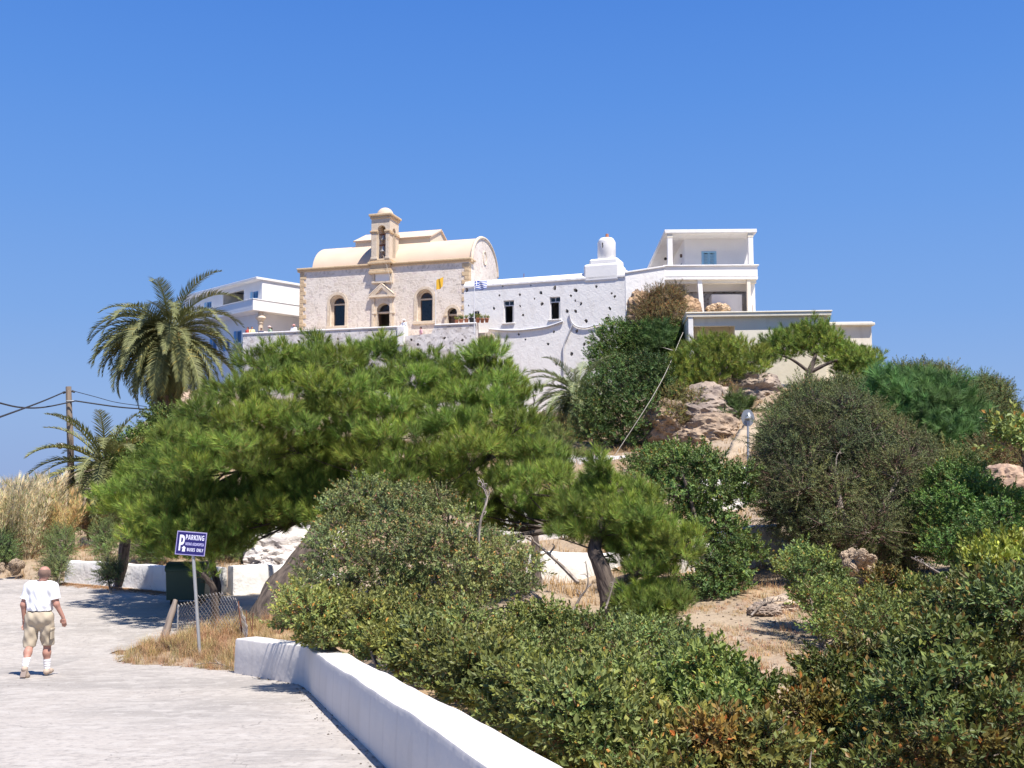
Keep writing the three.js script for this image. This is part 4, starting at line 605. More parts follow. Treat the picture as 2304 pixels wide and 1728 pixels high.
function grow(name, label, category, kind, lobes, o = {}) {
  const K = KIND[kind], r = rng(o.seed ?? 1), per = (o.per ?? 40) * (kind.startsWith('mastic') || kind === 'carob' ? 1.25 : 1), base = o.base, g = thing(name, label, category, base, 0, o.group), list = K.geo.map(() => []), wind = o.wind ?? v3(-.25, 0, 0), tint = o.tint ?? [1, 1, 1], sz = (o.size ?? 1) * K.size;
  for (const L of lobes) {
    const rust = kind === 'masticDry' && r() < .12 ? 1 : 0, tone = [.66 + .62 * r(), 0, 0], warm = (r() - .5) * .18 + rust * .2, n = Math.round(per * (o.fixed ? 1 : Math.pow(L.r / (o.rRef ?? L.r), 2)));
    for (let i = 0; i < n; i++) {
      const a = r() * 6.283, y = lerp(K.low ?? -.7, 1, Math.pow(r(), .85)), h = Math.sqrt(Math.max(0, 1 - y * y)), dir = v3(Math.cos(a) * h, y, Math.sin(a) * h), rad = L.r * (.45 + .6 * Math.sqrt(r())) * (.7 + .65 * vnoise(dir.x * 2.2 + L.c.x * 3, dir.y * 2.2 + L.c.y * 3, dir.z * 2.2 + L.c.z)) * (r() < (K.shoots ?? .06) ? 1.15 + .45 * r() : 1);
      const p = L.c.clone().add(v3(dir.x * rad, dir.y * rad * K.flat, dir.z * rad)); if (p.y < groundY(p.x, -p.z) + .03) continue; if (o.keep && !o.keep(p)) continue;
      const ax = dir.clone().multiplyScalar(.75).add(v3(wind.x, K.up + (o.up ?? 0), wind.z)).add(v3((r() - .5) * .7, (r() - .5) * .6, (r() - .5) * .7)).normalize();
      _q.setFromUnitVectors(UPY, ax).multiply(new THREE.Quaternion().setFromAxisAngle(UPY, r() * 6.283)); const s = sz * (.55 + .85 * r()), k = tone[0] * (.8 + .4 * r());
      list[Math.floor(r() * list.length)].push([p.sub(base), _q.clone(), s, [k * tint[0] * (1 + warm), k * tint[1] * (1 - .2 * rust), k * tint[2] * (1 - warm)]]);
    }
  }
  list.forEach((l, i) => {
    if (!l.length) return; const im = new THREE.InstancedMesh(K.geo[i], K.mat, l.length); l.forEach((e, k) => { im.setMatrixAt(k, _m.compose(e[0], e[1], v3(e[2], e[2], e[2]))); im.setColorAt(k, col(...e[3])); });
    im.name = i ? 'crown_foliage' : 'crown'; im.userData.kind = 'stuff'; shade(im); g.add(im);
  });
  // wood: trunk paths given in world points with radius, plus a limb from the nearest trunk point to each clump
  const wood = [], limbs = [], nodes = [];
  for (const t of o.trunk ?? []) { const pts = t.map(([p, q]) => [p.clone().sub(base), q]); wood.push(tube(pts, 9, 6, .12)); const cv = pts.length > 2 ? new THREE.CatmullRomCurve3(pts.map(p => p[0]), false, 'centripetal') : new THREE.LineCurve3(pts[0][0], pts[1][0]); for (let i = o.from ?? 2; i <= 10; i++) nodes.push([cv.getPoint(i / 10), lerp(pts[0][1], pts[pts.length - 1][1], i / 10)]); }
  if (!nodes.length) nodes.push([v3(0, 0, 0), o.stem ?? .05]);
  lobes.forEach((L, i) => {
    const c = L.c.clone().sub(base); let best = nodes[0], bd = 1e9; for (const n of nodes) { const q = n[0].distanceTo(c) + Math.max(0, n[0].y - c.y) * 1.2; if (q < bd) { bd = q; best = n; } }
    const a = best[0], l = a.distanceTo(c); if (l < .1 || l > (o.reach ?? 9)) return; const r0 = Math.min(best[1] * .6, .012 + l * .018), mid = a.clone().lerp(c, .5).add(v3((r() - .5) * l * .18, l * (o.sag ?? .08), (r() - .5) * l * .18));
    limbs.push(tube([[a, r0], [mid, r0 * .65], [c, r0 * .3]], 5, 3)); if (nodes.length < 60 && l > .8) nodes.push([c.clone().lerp(mid, .4), r0 * .5]);
    for (let k = 0; k < (o.twigs ?? 5); k++) { const e = c.clone().add(v3((r() - .5), r() * .7 - .1, (r() - .5)).multiplyScalar(L.r * (k > 2 ? 2.5 : 1.7))); limbs.push(tube([[c.clone().lerp(mid, .3), r0 * .32], [e, .004]], 3, 1)); }
  });
  if (wood.length) part('trunk', wood, o.bark ?? K.bark, g); if (limbs.length) part('branches', limbs, o.bark ?? K.bark, g);
  return g;
}
const gp = (px, py, d) => { const p = at(px, py, d); p.y = groundY(p.x, d); return p; };
const T = (pts, r) => pts.map(([x, y, d], i) => [at(x, y, d), lerp(r[0], r[1], i / (pts.length - 1))]);
// ---- the big pine over the parking area
{
  const base = gp(592, 1400, 23.4), tr = T([[585, 1405, 23.4], [622, 1340, 23.8], [672, 1275, 24.4], [735, 1175, 25.5], [780, 1075, 27], [840, 990, 28.5]], [.42, .16]); tr[0][0] = base.clone().add(v3(0, -.25, 0));
  const up = clumps([[350, 1000], [420, 935], [500, 885], [550, 845], [580, 795], [640, 778], [700, 774], [780, 780], [860, 774], [900, 795], [1000, 812], [1070, 800], [1105, 765], [1142, 750], [1150, 835], [1180, 872], [1195, 920], [1215, 970], [1290, 1045], [1290, 1090], [1240, 1125], [1150, 1150], [1060, 1145], [980, 1120], [860, 1115], [780, 1115], [735, 1020], [650, 1020], [600, 1080], [480, 1095], [400, 1100], [345, 1080]], 22.0, 28.2, 33, 4, { slope: .75, pack: .76, layers: 3, tilt: [380, 900, -1.8, 0] });
  const low = clumps([[280, 1140], [420, 1100], [560, 1085], [640, 1060], [720, 1120], [680, 1190], [600, 1225], [540, 1262], [470, 1285], [380, 1275], [300, 1230]], 23.5, 27.2, 33, 5, { pack: .58 }), right = clumps([[1060, 1125], [1160, 1135], [1260, 1115], [1240, 1190], [1150, 1215], [1070, 1185]], 26, 28.5, 30, 6, { pack: .66 });
  const deep = clumps([[600, 1010], [740, 990], [800, 1080], [900, 1090], [1060, 1130], [1100, 1180], [900, 1160], [760, 1200], [680, 1220], [600, 1170], [590, 1080]], 24.8, 27.4, 36, 7, { pack: .5, layers: 2 });
  const spikes = [[602, 790, 26.6], [705, 772, 27.6], [718, 780, 27.6], [860, 772, 28], [882, 788, 28], [968, 806, 28], [1150, 850, 29.6], [1205, 890, 29]].map(a => ({ c: at(...a), r: .2, edge: 0 }));
  const tr2 = T([[780, 1075, 27], [640, 1080, 27.5], [560, 1060, 28], [470, 1030, 28.6]], [.15, .05]), tr3 = T([[735, 1175, 25.5], [820, 1150, 25.8], [960, 1090, 26.6], [1080, 1040, 27.5], [1180, 990, 28.5]], [.17, .05]), tr4 = T([[1060, 1255, 24.6], [1130, 1218, 25.2], [1200, 1200, 25.8], [1262, 1185, 26.4], [1290, 1120, 27]], [.11, .05]), tr5 = T([[780, 1075, 27], [740, 960, 29], [700, 880, 29.4], [680, 820, 29.8]], [.13, .04]);
  const tr6 = T([[672, 1275, 24.4], [820, 1250, 24.4], [960, 1250, 24.4], [1060, 1255, 24.6]], [.2, .11]);
  grow('pine_tree', 'large spreading pine with a leaning dark trunk over the parking area', 'tree', 'pine', [...up, ...low, ...right, ...spikes, ...deep], { base, seed: 11, per: 66, rRef: .40, from: 7, reach: 2.6, trunk: [tr, tr2, tr3, tr4, tr5, tr6], twigs: 3, sag: -.03, wind: v3(-.15, 0, .1) });
}
// ---- pine at the left end of the grove
{
  const base = gp(272, 1268, 33.6), tr = T([[272, 1268, 33.6], [285, 1200, 32.6], [315, 1130, 30], [360, 1050, 28]], [.2, .08]); tr[0][0] = base.clone().add(v3(0, -.2, 0)); const t2 = T([[315, 1130, 30], [250, 1110, 28.5], [190, 1100, 27.5]], [.09, .03]);
  const c = clumps([[145, 1135], [165, 1108], [262, 1100], [335, 1030], [410, 960], [470, 1000], [485, 1100], [470, 1180], [430, 1225], [330, 1235], [285, 1205], [240, 1140], [175, 1125]], 23.5, 30.5, 32, 14, { slope: .6, pack: .62, layers: 3 });
  grow('pine_tree', 'bright green pine leaning out left beside the small palm', 'tree', 'pine', c, { base, seed: 12, per: 66, rRef: .40, from: 5, reach: 2.4, trunk: [tr, t2], sag: -.03 });
}
// ---- young trees by the waste bin and inside the wire fence
{
  const b1 = gp(482, 1345, 28.6), t1 = [[b1.clone().add(v3(0, -.1, 0)), .13], [at(489, 1320, 28.6), .11], [at(478, 1272, 28.6), .09], [at(470, 1200, 28.7), .07], [at(455, 1140, 28.8), .04]];
  grow('pine_tree', 'small crooked pine beside the green waste bin', 'tree', 'pine', clumps([[400, 1180], [430, 1120], [500, 1120], [540, 1180], [500, 1240], [430, 1235]], 28, 30, 30, 15), { base: b1, seed: 13, per: 60, rRef: .38, trunk: [t1], sag: 0 });
  const b2 = gp(483, 1395, 24), t2 = [[b2.clone().add(v3(0, -.1, 0)), .11], [at(484, 1370, 24), .09], [at(478, 1320, 24), .075], [at(455, 1290, 23.8), .05]];
  grow('pine_sapling', 'short pine stump with low dark boughs inside the wire fence', 'tree', 'pine', clumps([[430, 1280], [470, 1270], [485, 1300], [455, 1325]], 23.6, 24.4, 16, 16, { pack: .7, layers: 1 }), { base: b2, seed: 14, per: 26, rRef: .28, trunk: [t2], sag: 0, size: .8 });
}
// ---- right hand pine in front of the white wall
{
  const base = gp(1372, 1380, 21.8), tr = T([[1372, 1380, 21.8], [1368, 1330, 21.9], [1352, 1275, 22], [1338, 1238, 22.2], [1360, 1170, 22.6], [1400, 1100, 23]], [.24, .09]); tr[0][0] = base.clone().add(v3(0, -.3, 0)); const t2 = T([[1360, 1320, 21.9], [1440, 1290, 21.8], [1520, 1250, 21.8]], [.12, .04]);
  const c = clumps([[1238, 1180], [1262, 1125], [1310, 1090], [1340, 1075], [1390, 1085], [1440, 1085], [1480, 1130], [1525, 1190], [1585, 1215], [1560, 1275], [1490, 1320], [1420, 1315], [1390, 1265], [1330, 1235], [1252, 1232]], 20.6, 24, 31, 17, { slope: .5, pack: .66, layers: 3 }), lw = [...clumps([[1395, 1345], [1470, 1315], [1540, 1340], [1550, 1400], [1450, 1425], [1400, 1400]], 20.6, 22, 30, 18), ...clumps([[1325, 1085], [1330, 1040], [1348, 1010], [1362, 1050], [1372, 1090]], 22.6, 23.4, 16, 20, { layers: 1 })];
  grow('pine_tree', 'yellow-green pine with a dark trunk in front of the low white wall', 'tree', 'pine', [...c, ...lw], { base, seed: 15, per: 66, rRef: .31, trunk: [tr, t2], sag: 0, size: .9 });
  // grey pine scrub between the two pines
  const b3 = gp(1210, 1290, 29), c3 = clumps([[1090, 1020], [1200, 945], [1260, 975], [1300, 1030], [1260, 1090], [1150, 1100]], 29, 32, 30, 19, { pack: .66 });
  grow('pine_tree', 'greyer thin pine top behind the big pine below the palm', 'tree', 'pine', c3, { base: b3, seed: 16, per: 50, rRef: .42, trunk: [[[b3.clone().add(v3(0, -.2, 0)), .14], [at(1200, 1150, 31), .1], [at(1190, 1040, 32), .05]]], tint: [.95, .88, 1.5] });
}
// ---- hilltop pines
{
  const b = gp(1600, 900, 57), c = clumps([[1492, 900], [1512, 805], [1550, 768], [1630, 750], [1712, 775], [1740, 838], [1700, 858], [1630, 866], [1600, 930], [1555, 980], [1500, 965]], 54.5, 60, 27, 21, { slope: .6, pack: .5, layers: 3 });
  grow('pine_tree', 'low yellowish pine spilling over the rock ledge below the beige porch', 'tree', 'pineFar', c, { base: b, seed: 21, per: 42, rRef: .8, trunk: [[[b.clone().add(v3(0, -.2, 0)), .2], [at(1620, 840, 58), .14], [at(1640, 800, 59), .08]]], tint: [1.05, .95, .9], sag: 0 });
  const b2 = gp(1812, 866, 61.5), c2 = clumps([[1688, 800], [1730, 762], [1800, 724], [1870, 730], [1905, 770], [1960, 788], [1988, 808], [1972, 855], [1905, 862], [1880, 850], [1850, 815], [1770, 818], [1720, 835]], 60, 64, 26, 22, { slope: .6, pack: .5, layers: 3 });
  const c3 = clumps([[1870, 800], [1960, 800], [1975, 860], [1900, 875]], 60, 62, 26, 27, {});
  grow('pine_tree', 'flat-topped hilltop pine in front of the beige house', 'tree', 'pineFar', [...c2, ...c3], { base: b2, seed: 22, per: 42, rRef: .75, trunk: [[[b2.clone().add(v3(0, -.3, 0)), .26], [at(1822, 838, 61.6), .2], [at(1835, 800, 62), .1]], T([[1822, 838, 61.6], [1870, 815, 61.4], [1920, 800, 61.5]], [.13, .05]), T([[1822, 838, 61.6], [1780, 808, 62], [1740, 795, 62]], [.12, .04])], sag: 0 });
}
// ---- shrubs and broadleaf trees: [name, label, category, kind, outline, near, far, clump px, per, options]
const shrub = (name, label, category, kind, poly, d0, d1, rpx, per, o = {}) => { const cx = poly.reduce((s, p) => s + p[0], 0) / poly.length, cy = Math.max(...poly.map(p => p[1])), dm = lerp(d0, d1, .45), base = o.base ?? gp(cx, cy, dm); const l = clumps(poly, d0, d1, rpx, o.seed, { slope: .65, pack: .68, ...o }); return grow(name, label, category, kind, l, { per, rRef: rpx * dm / F, base, stem: .06, wind: v3(-.1, 0, .05), ...o }); };
shrub('mastic_shrub', 'tall rounded light green shrub in front of the big pine trunk', 'shrub', 'carob', [[640, 1345], [668, 1290], [700, 1215], [740, 1130], [800, 1088], [900, 1086], [1000, 1108], [1062, 1185], [1160, 1205], [1235, 1262], [1220, 1345], [1100, 1375], [900, 1380], [720, 1385], [645, 1400]], 14.4, 18.5, 40, 62, { seed: 31, twigs: 4, tint: [1.05, 1.02, 1.15], size: .82 });
shrub('mastic_shrub', 'bright shrub hanging over the top of the white roadside wall', 'shrub', 'mastic', [[622, 1425], [640, 1362], [760, 1335], [900, 1345], [1060, 1350], [1150, 1420], [1160, 1530], [1080, 1570], [960, 1510], [860, 1470], [760, 1462], [690, 1458]], 11.2, 15, 44, 88, { pack: .78, seed: 32, slope: .8, tint: [1.12, 1.06, 1.0] });
const WALLX = d => lerp(-.5, -2.66, (d - 8.45) / 6.9);
shrub('mastic_shrub', 'leafy shrub row hugging the back of the white roadside wall', 'shrub', 'mastic', [[690, 1455], [720, 1395], [880, 1400], [1050, 1460], [1250, 1535], [1400, 1610], [1440, 1790], [1330, 1780], [1220, 1690], [1100, 1625], [980, 1560], [880, 1505], [790, 1470]], 8.2, 9.4, 46, 100, { seed: 77, base: v3(.1, groundY(.1, 10.4), -10.4), reach: 2.2, slope: .5, tilt: [700, 1350, 5.6, 0], tint: [1.0, 1.0, .92], pack: .6, keep: p => p.x > WALLX(-p.z) - (-p.z > 13 ? .5 : .1) * sstep(.5, .7, p.y - roadY(-p.z)) });
shrub('mastic_shrub', 'dense mid green shrub bank below the small pine', 'shrub', 'mastic', [[1100, 1410], [1180, 1365], [1330, 1395], [1500, 1400], [1590, 1440], [1630, 1510], [1560, 1570], [1350, 1560], [1180, 1560], [1080, 1480]], 11, 15.5, 46, 88, { pack: .78, seed: 33, slope: .8, tint: [.95, 1.0, .95] });
shrub('mastic_shrub', 'broad green shrub behind the near end of the roadside wall', 'shrub', 'mastic', [[1040, 1520], [1180, 1490], [1330, 1510], [1480, 1530], [1520, 1640], [1420, 1740], [1300, 1760], [1180, 1690], [1090, 1620]], 8.4, 11.5, 52, 105, { pack: .78, seed: 34, slope: .8, tint: [1.0, 1.0, .9] });
shrub('mastic_shrub', 'upright glossy shrub left of the dry grass clearing', 'shrub', 'mastic', [[1440, 1580], [1500, 1500], [1590, 1480], [1670, 1510], [1725, 1570], [1720, 1640], [1620, 1690], [1500, 1660]], 9.2, 11.5, 46, 95, { pack: .78, seed: 35, slope: .7, tint: [.86, 1.0, .85] });
shrub('brushwood_shrub', 'reddish brown half dry shrub at the bottom centre edge', 'shrub', 'masticDry', [[1380, 1790], [1440, 1650], [1560, 1620], [1680, 1640], [1760, 1690], [1760, 1800]], 7.6, 9.3, 48, 80, { pack: .78, seed: 36, slope: .7, tint: [.85, .8, .75] });
shrub('mastic_shrub', 'dark green shrub with rusty leaves filling the lower right corner', 'shrub', 'masticDry', [[1960, 1800], [1990, 1540], [2070, 1410], [2190, 1310], [2340, 1265], [2360, 1800]], 7.6, 11, 56, 100, { seed: 37, slope: .75, tint: [.50, .56, .50], pack: .78 });
shrub('mastic_shrub', 'dark tangled shrub right below the dry grass clearing', 'shrub', 'masticDry', [[1700, 1740], [1745, 1650], [1800, 1550], [1860, 1490], [1960, 1450], [2060, 1450], [2060, 1560], [2010, 1800], [1760, 1800]], 8.4, 11.6, 52, 98, { seed: 38, slope: .75, tint: [.50, .58, .50], pack: .78 });
shrub('mastic_shrub', 'olive green shrub at the right side of the dry grass clearing', 'shrub', 'masticDry', [[1870, 1420], [1910, 1345], [1980, 1300], [2100, 1310], [2200, 1330], [2220, 1400], [2100, 1440], [1960, 1440], [1880, 1440]], 13, 16.5, 44, 85, { seed: 39, slope: .8, tint: [.78, .84, .74] });
shrub('mastic_shrub', 'rounded shrub at the right edge under the yellow sprigs', 'shrub', 'mastic', [[2120, 1330], [2180, 1275], [2330, 1260], [2350, 1380], [2200, 1390]], 13.5, 16.5, 42, 85, { seed: 40, slope: .8, tint: [.72, .8, .68] });
shrub('mastic_shrub', 'green shrub sloping down beside the rock pile above the dry grass', 'shrub', 'mastic', [[1752, 1290], [1790, 1240], [1850, 1255], [1910, 1300], [1940, 1400], [1930, 1465], [1860, 1470], [1815, 1400], [1780, 1320]], 17.5, 21.5, 34, 70, { seed: 41, slope: .7, tint: [.9, 1, .85], size: 1.15 });
shrub('carob_tree', 'glossy broadleaf tree with white wall showing through its gaps', 'tree', 'carob', [[1440, 1065], [1490, 1022], [1560, 1012], [1645, 1052], [1690, 1040], [1705, 1130], [1660, 1160], [1715, 1225], [1685, 1290], [1660, 1350], [1640, 1390], [1580, 1375], [1520, 1345], [1590, 1260], [1540, 1190], [1450, 1125]], 24.5, 28, 34, 62, { seed: 42, pack: .66, tint: [.66, .86, .72], size: 1.3, trunk: [[[gp(1600, 1390, 26), .14], [at(1590, 1290, 26), .1], [at(1560, 1150, 26.4), .06], [at(1540, 1080, 26.6), .04]]] });
shrub('fig_tree', 'dark leafy tree against the foot of the rock cliff', 'tree', 'carobFar', [[1292, 962], [1312, 880], [1360, 830], [1410, 800], [1480, 795], [1520, 830], [1510, 900], [1480, 975], [1440, 1010], [1350, 1012], [1302, 1000]], 53.5, 58, 34, 80, { seed: 43, tint: [.40, .56, .44], slope: .5, pack: .5 });
shrub('cliff_bush', 'brownish dry bush on the rock below the balcony house', 'shrub', 'scrubFar', [[1425, 720], [1440, 665], [1480, 645], [1525, 650], [1550, 690], [1545, 740], [1470, 755]], 69.5, 72, 22, 80, { seed: 44, tint: [.85, .68, .6], pack: .5 });
shrub('cliff_bush', 'green bush clinging to the lower edge of the big white wall', 'shrub', 'carobFar', [[1322, 800], [1345, 745], [1400, 715], [1450, 750], [1440, 840], [1370, 850], [1330, 840]], 68.5, 72, 24, 80, { seed: 45, tint: [.55, .78, .5], pack: .5 });
shrub('cliff_bush', 'dark green bush in the hollow of the rock cliff', 'shrub', 'carobFar', [[1410, 745], [1470, 715], [1535, 735], [1550, 810], [1500, 850], [1430, 830]], 67.5, 70.5, 24, 80, { seed: 46, tint: [.48, .70, .42], pack: .5 });
shrub('cliff_bush', 'small green tuft right of the rock cliff below the beige porch', 'shrub', 'feather', [[1455, 745], [1500, 735], [1520, 770], [1470, 790]], 67.5, 69, 18, 40, { seed: 47, tint: [.6, .7, .5] });
shrub('ledge_bush', 'rounded green bush on the tan rock ledge', 'shrub', 'feather', [[1595, 965], [1630, 905], [1690, 915], [1690, 975], [1620, 990]], 53.5, 55.5, 22, 60, { seed: 48, tint: [.8, .8, .55] });
shrub('ledge_bush', 'thorny brown cushion bush on the ledge below the yellowish pine', 'shrub', 'scrubFar', [[1470, 930], [1510, 870], [1575, 880], [1580, 940], [1500, 965]], 53.8, 55.6, 20, 60, { seed: 49, tint: [.9, .85, .6] });
shrub('ledge_bush', 'grey dry cushion bush near the head of the sloping path', 'shrub', 'scrubFar', [[1570, 900], [1620, 870], [1670, 880], [1650, 915], [1590, 935]], 55, 57, 18, 40, { seed: 50, tint: [1.2, .95, 1.0] });
shrub('olive_tree', 'big grey-green olive tree right of the street lamp', 'tree', 'olive', [[1682, 1085], [1705, 1020], [1725, 950], [1790, 915], [1830, 880], [1880, 905], [1940, 890], [2000, 950], [2090, 985], [2130, 1090], [2110, 1200], [2070, 1290], [1960, 1305], [1880, 1290], [1780, 1240], [1705, 1150]], 24.5, 30.5, 36, 120, { seed: 51, tint: [.58, .67, .56], size: 1.3, slope: .6, pack: .7, layers: 3, up: -.1, trunk: [[[gp(1925, 1300, 26.5), .22], [at(1915, 1230, 26.6), .17], [at(1890, 1140, 26.8), .1], [at(1880, 1060, 27), .05]], T([[1915, 1230, 26.6], [1980, 1150, 26.8], [2020, 1080, 27]], [.12, .05])] });
shrub('hillside_bush', 'grey brown bushes at the top of the slope right of the path', 'shrub', 'scrubFar', [[1725, 985], [1740, 925], [1800, 878], [1900, 858], [1985, 880], [2000, 960], [1900, 990], [1800, 1000]], 42, 47, 26, 95, { seed: 52, tint: [.62, .76, .60], slope: .6, pack: .46, layers: 3 });
shrub('hillside_bush', 'small vivid green bush between the path and the olive', 'shrub', 'feather', [[1745, 990], [1765, 955], [1810, 965], [1800, 1020], [1755, 1025]], 40, 41.5, 18, 44, { seed: 53, tint: [1.2, 1.3, .7] });
shrub('tamarisk_tree', 'vivid feathery green tamarisk on the right skyline', 'tree', 'feather', [[1950, 905], [1995, 855], [2100, 862], [2190, 915], [2220, 1000], [2190, 1075], [2100, 1060], [2020, 985]], 41, 46, 28, 70, { seed: 54, tint: [.85, 1.05, .85], pack: .55, layers: 3 });
shrub('skyline_bush', 'dark bush on the skyline right of the annex', 'shrub', 'scrubFar', [[1975, 900], [1985, 855], [2020, 825], [2100, 820], [2160, 850], [2200, 940], [2060, 930]], 58, 62, 22, 90, { pack: .46, seed: 55, tint: [.7, .85, .66] });
shrub('skyline_bush', 'dark rounded bush at the end of the skyline on the right', 'shrub', 'scrubFar', [[2135, 900], [2195, 850], [2265, 868], [2300, 940], [2340, 985], [2340, 1030], [2240, 1030], [2180, 1000]], 52, 57, 22, 95, { pack: .46, seed: 56, tint: [.62, .78, .6] });
shrub('hillside_bush', 'very dark green bush right of the olive tree', 'shrub', 'carob', [[2070, 1150], [2105, 1060], [2190, 1035], [2240, 1095], [2340, 1120], [2340, 1300], [2190, 1315], [2085, 1270]], 22.5, 27, 38, 80, { seed: 57, tint: [.55, .80, .55], size: 1.1, slope: .6, pack: .6, layers: 3 });
shrub('hillside_bush', 'brown-green bush at the right edge above the orange boulder', 'shrub', 'scrubFar', [[2190, 1010], [2240, 985], [2340, 990], [2340, 1060], [2260, 1050], [2210, 1055]], 38, 42, 24, 48, { seed: 58, tint: [.8, .75, .6] });
shrub('hillside_bush', 'low scrub covering the slope between the tamarisk and the boulder', 'shrub', 'scrubFar', [[1990, 1010], [2060, 985], [2150, 1030], [2230, 1030], [2260, 1070], [2180, 1110], [2100, 1080], [2020, 1060]], 36, 41, 24, 80, { seed: 71, tint: [.62, .75, .55] });
shrub('hillside_bush', 'brown scrub under the tamarisk at the top of the right slope', 'shrub', 'scrubFar', [[1900, 960], [1990, 940], [2050, 980], [2040, 1020], [1950, 1010]], 39, 42, 24, 80, { seed: 72, tint: [.75, .7, .6] });
shrub('hillside_bush', 'green undergrowth below the dark leafy tree on the slope', 'shrub', 'carobFar', [[1400, 1060], [1440, 1010], [1520, 1000], [1560, 1030], [1500, 1080], [1430, 1090]], 44, 48, 24, 60, { seed: 73, tint: [.6, .8, .55] });
shrub('hillside_bush', 'pale green shrub between the pine and the white wall under the palm', 'shrub', 'scrubFar', [[1180, 960], [1230, 930], [1290, 960], [1300, 1010], [1230, 1010]], 58, 62, 22, 70, { seed: 74, tint: [.85, .95, .8] });
shrub('roadside_bush', 'dark shaded bush behind the far wall left of the waste bin', 'shrub', 'olive', [[285, 1262], [290, 1205], [330, 1190], [375, 1215], [370, 1262]], 33.5, 35.5, 22, 80, { seed: 75, tint: [.6, .8, .55], size: 1.2 });
shrub('roadside_bush', 'dark bush above the short white wall beside the whitewashed rocks', 'shrub', 'olive', [[468, 1275], [480, 1225], [520, 1200], [570, 1215], [575, 1260], [530, 1280]], 32.8, 34.5, 22, 80, { seed: 76, tint: [.6, .8, .55], size: 1.2 });
shrub('yellow_shrub', 'bright yellow-green leafy sprigs at the right edge', 'shrub', 'mastic', [[2185, 1290], [2205, 1235], [2230, 1270], [2260, 1240], [2300, 1232], [2290, 1290], [2230, 1310]], 15.4, 17, 16, 34, { seed: 59, tint: [1.5, 1.5, .9], size: 1.5, up: .5 });
shrub('fig_tree', 'branch of large pale green leaves entering at the right edge', 'tree', 'carob', [[2225, 985], [2240, 960], [2340, 950], [2340, 1020], [2260, 1010]], 24, 25.4, 16, 12, { seed: 60, tint: [1.25, 1.3, 1.2], size: 2.4, base: gp(2345, 1090, 25), layers: 1, pack: .8 });
shrub('hillside_bush', 'broadleaf bush below the trunk of the big palm', 'shrub', 'carobFar', [[238, 1090], [262, 1020], [315, 965], [360, 925], [430, 925], [440, 980], [395, 1020], [310, 1080]], 43, 47, 26, 75, { seed: 61, tint: [.75, .95, .75], pack: .5 });
shrub('oleander', 'oleander growing in front of the far wall behind the walking man', 'shrub', 'olive', [[103, 1300], [104, 1262], [125, 1250], [150, 1262], [146, 1300], [125, 1312]], 33, 34, 14, 60, { seed: 62, tint: [.7, .85, .7], size: .9, base: gp(127, 1312, 33.2) });
shrub('oleander', 'thin oleander in front of the middle of the far wall', 'shrub', 'olive', [[228, 1300], [230, 1268], [250, 1258], [268, 1270], [266, 1305], [248, 1318]], 31.2, 32, 12, 50, { seed: 63, tint: [.7, .85, .7], size: .9, base: gp(250, 1322, 31.4) });
shrub('roadside_bush', 'green bush behind the far wall left of the utility pole', 'shrub', 'olive', [[108, 1255], [118, 1200], [150, 1180], [160, 1230], [150, 1262]], 37, 39, 16, 60, { seed: 64, tint: [.72, .95, .7], size: 1.1 });
shrub('roadside_bush', 'green bush behind the far wall right of the utility pole', 'shrub', 'olive', [[212, 1245], [216, 1190], [245, 1178], [262, 1200], [258, 1250], [235, 1258]], 36, 38, 16, 60, { seed: 65, tint: [.72, .98, .66], size: 1.1 });
shrub('roadside_bush', 'dark low bush at the foot of the reeds at the left edge', 'shrub', 'olive', [[-20, 1270], [-15, 1190], [10, 1195], [30, 1240], [50, 1265], [20, 1275]], 37, 38.5, 16, 60, { seed: 66, tint: [.6, .85, .6], size: 1.1 });
shrub('wall_bush', 'fern-like bush sprouting from the terrace wall corner', 'shrub', 'scrubFar', [[528, 800], [535, 770], [545, 782], [548, 815], [535, 825]], 88.6, 89.8, 10, 40, { seed: 67, tint: [.6, .9, .5], base: at(542, 815, 90.2) });
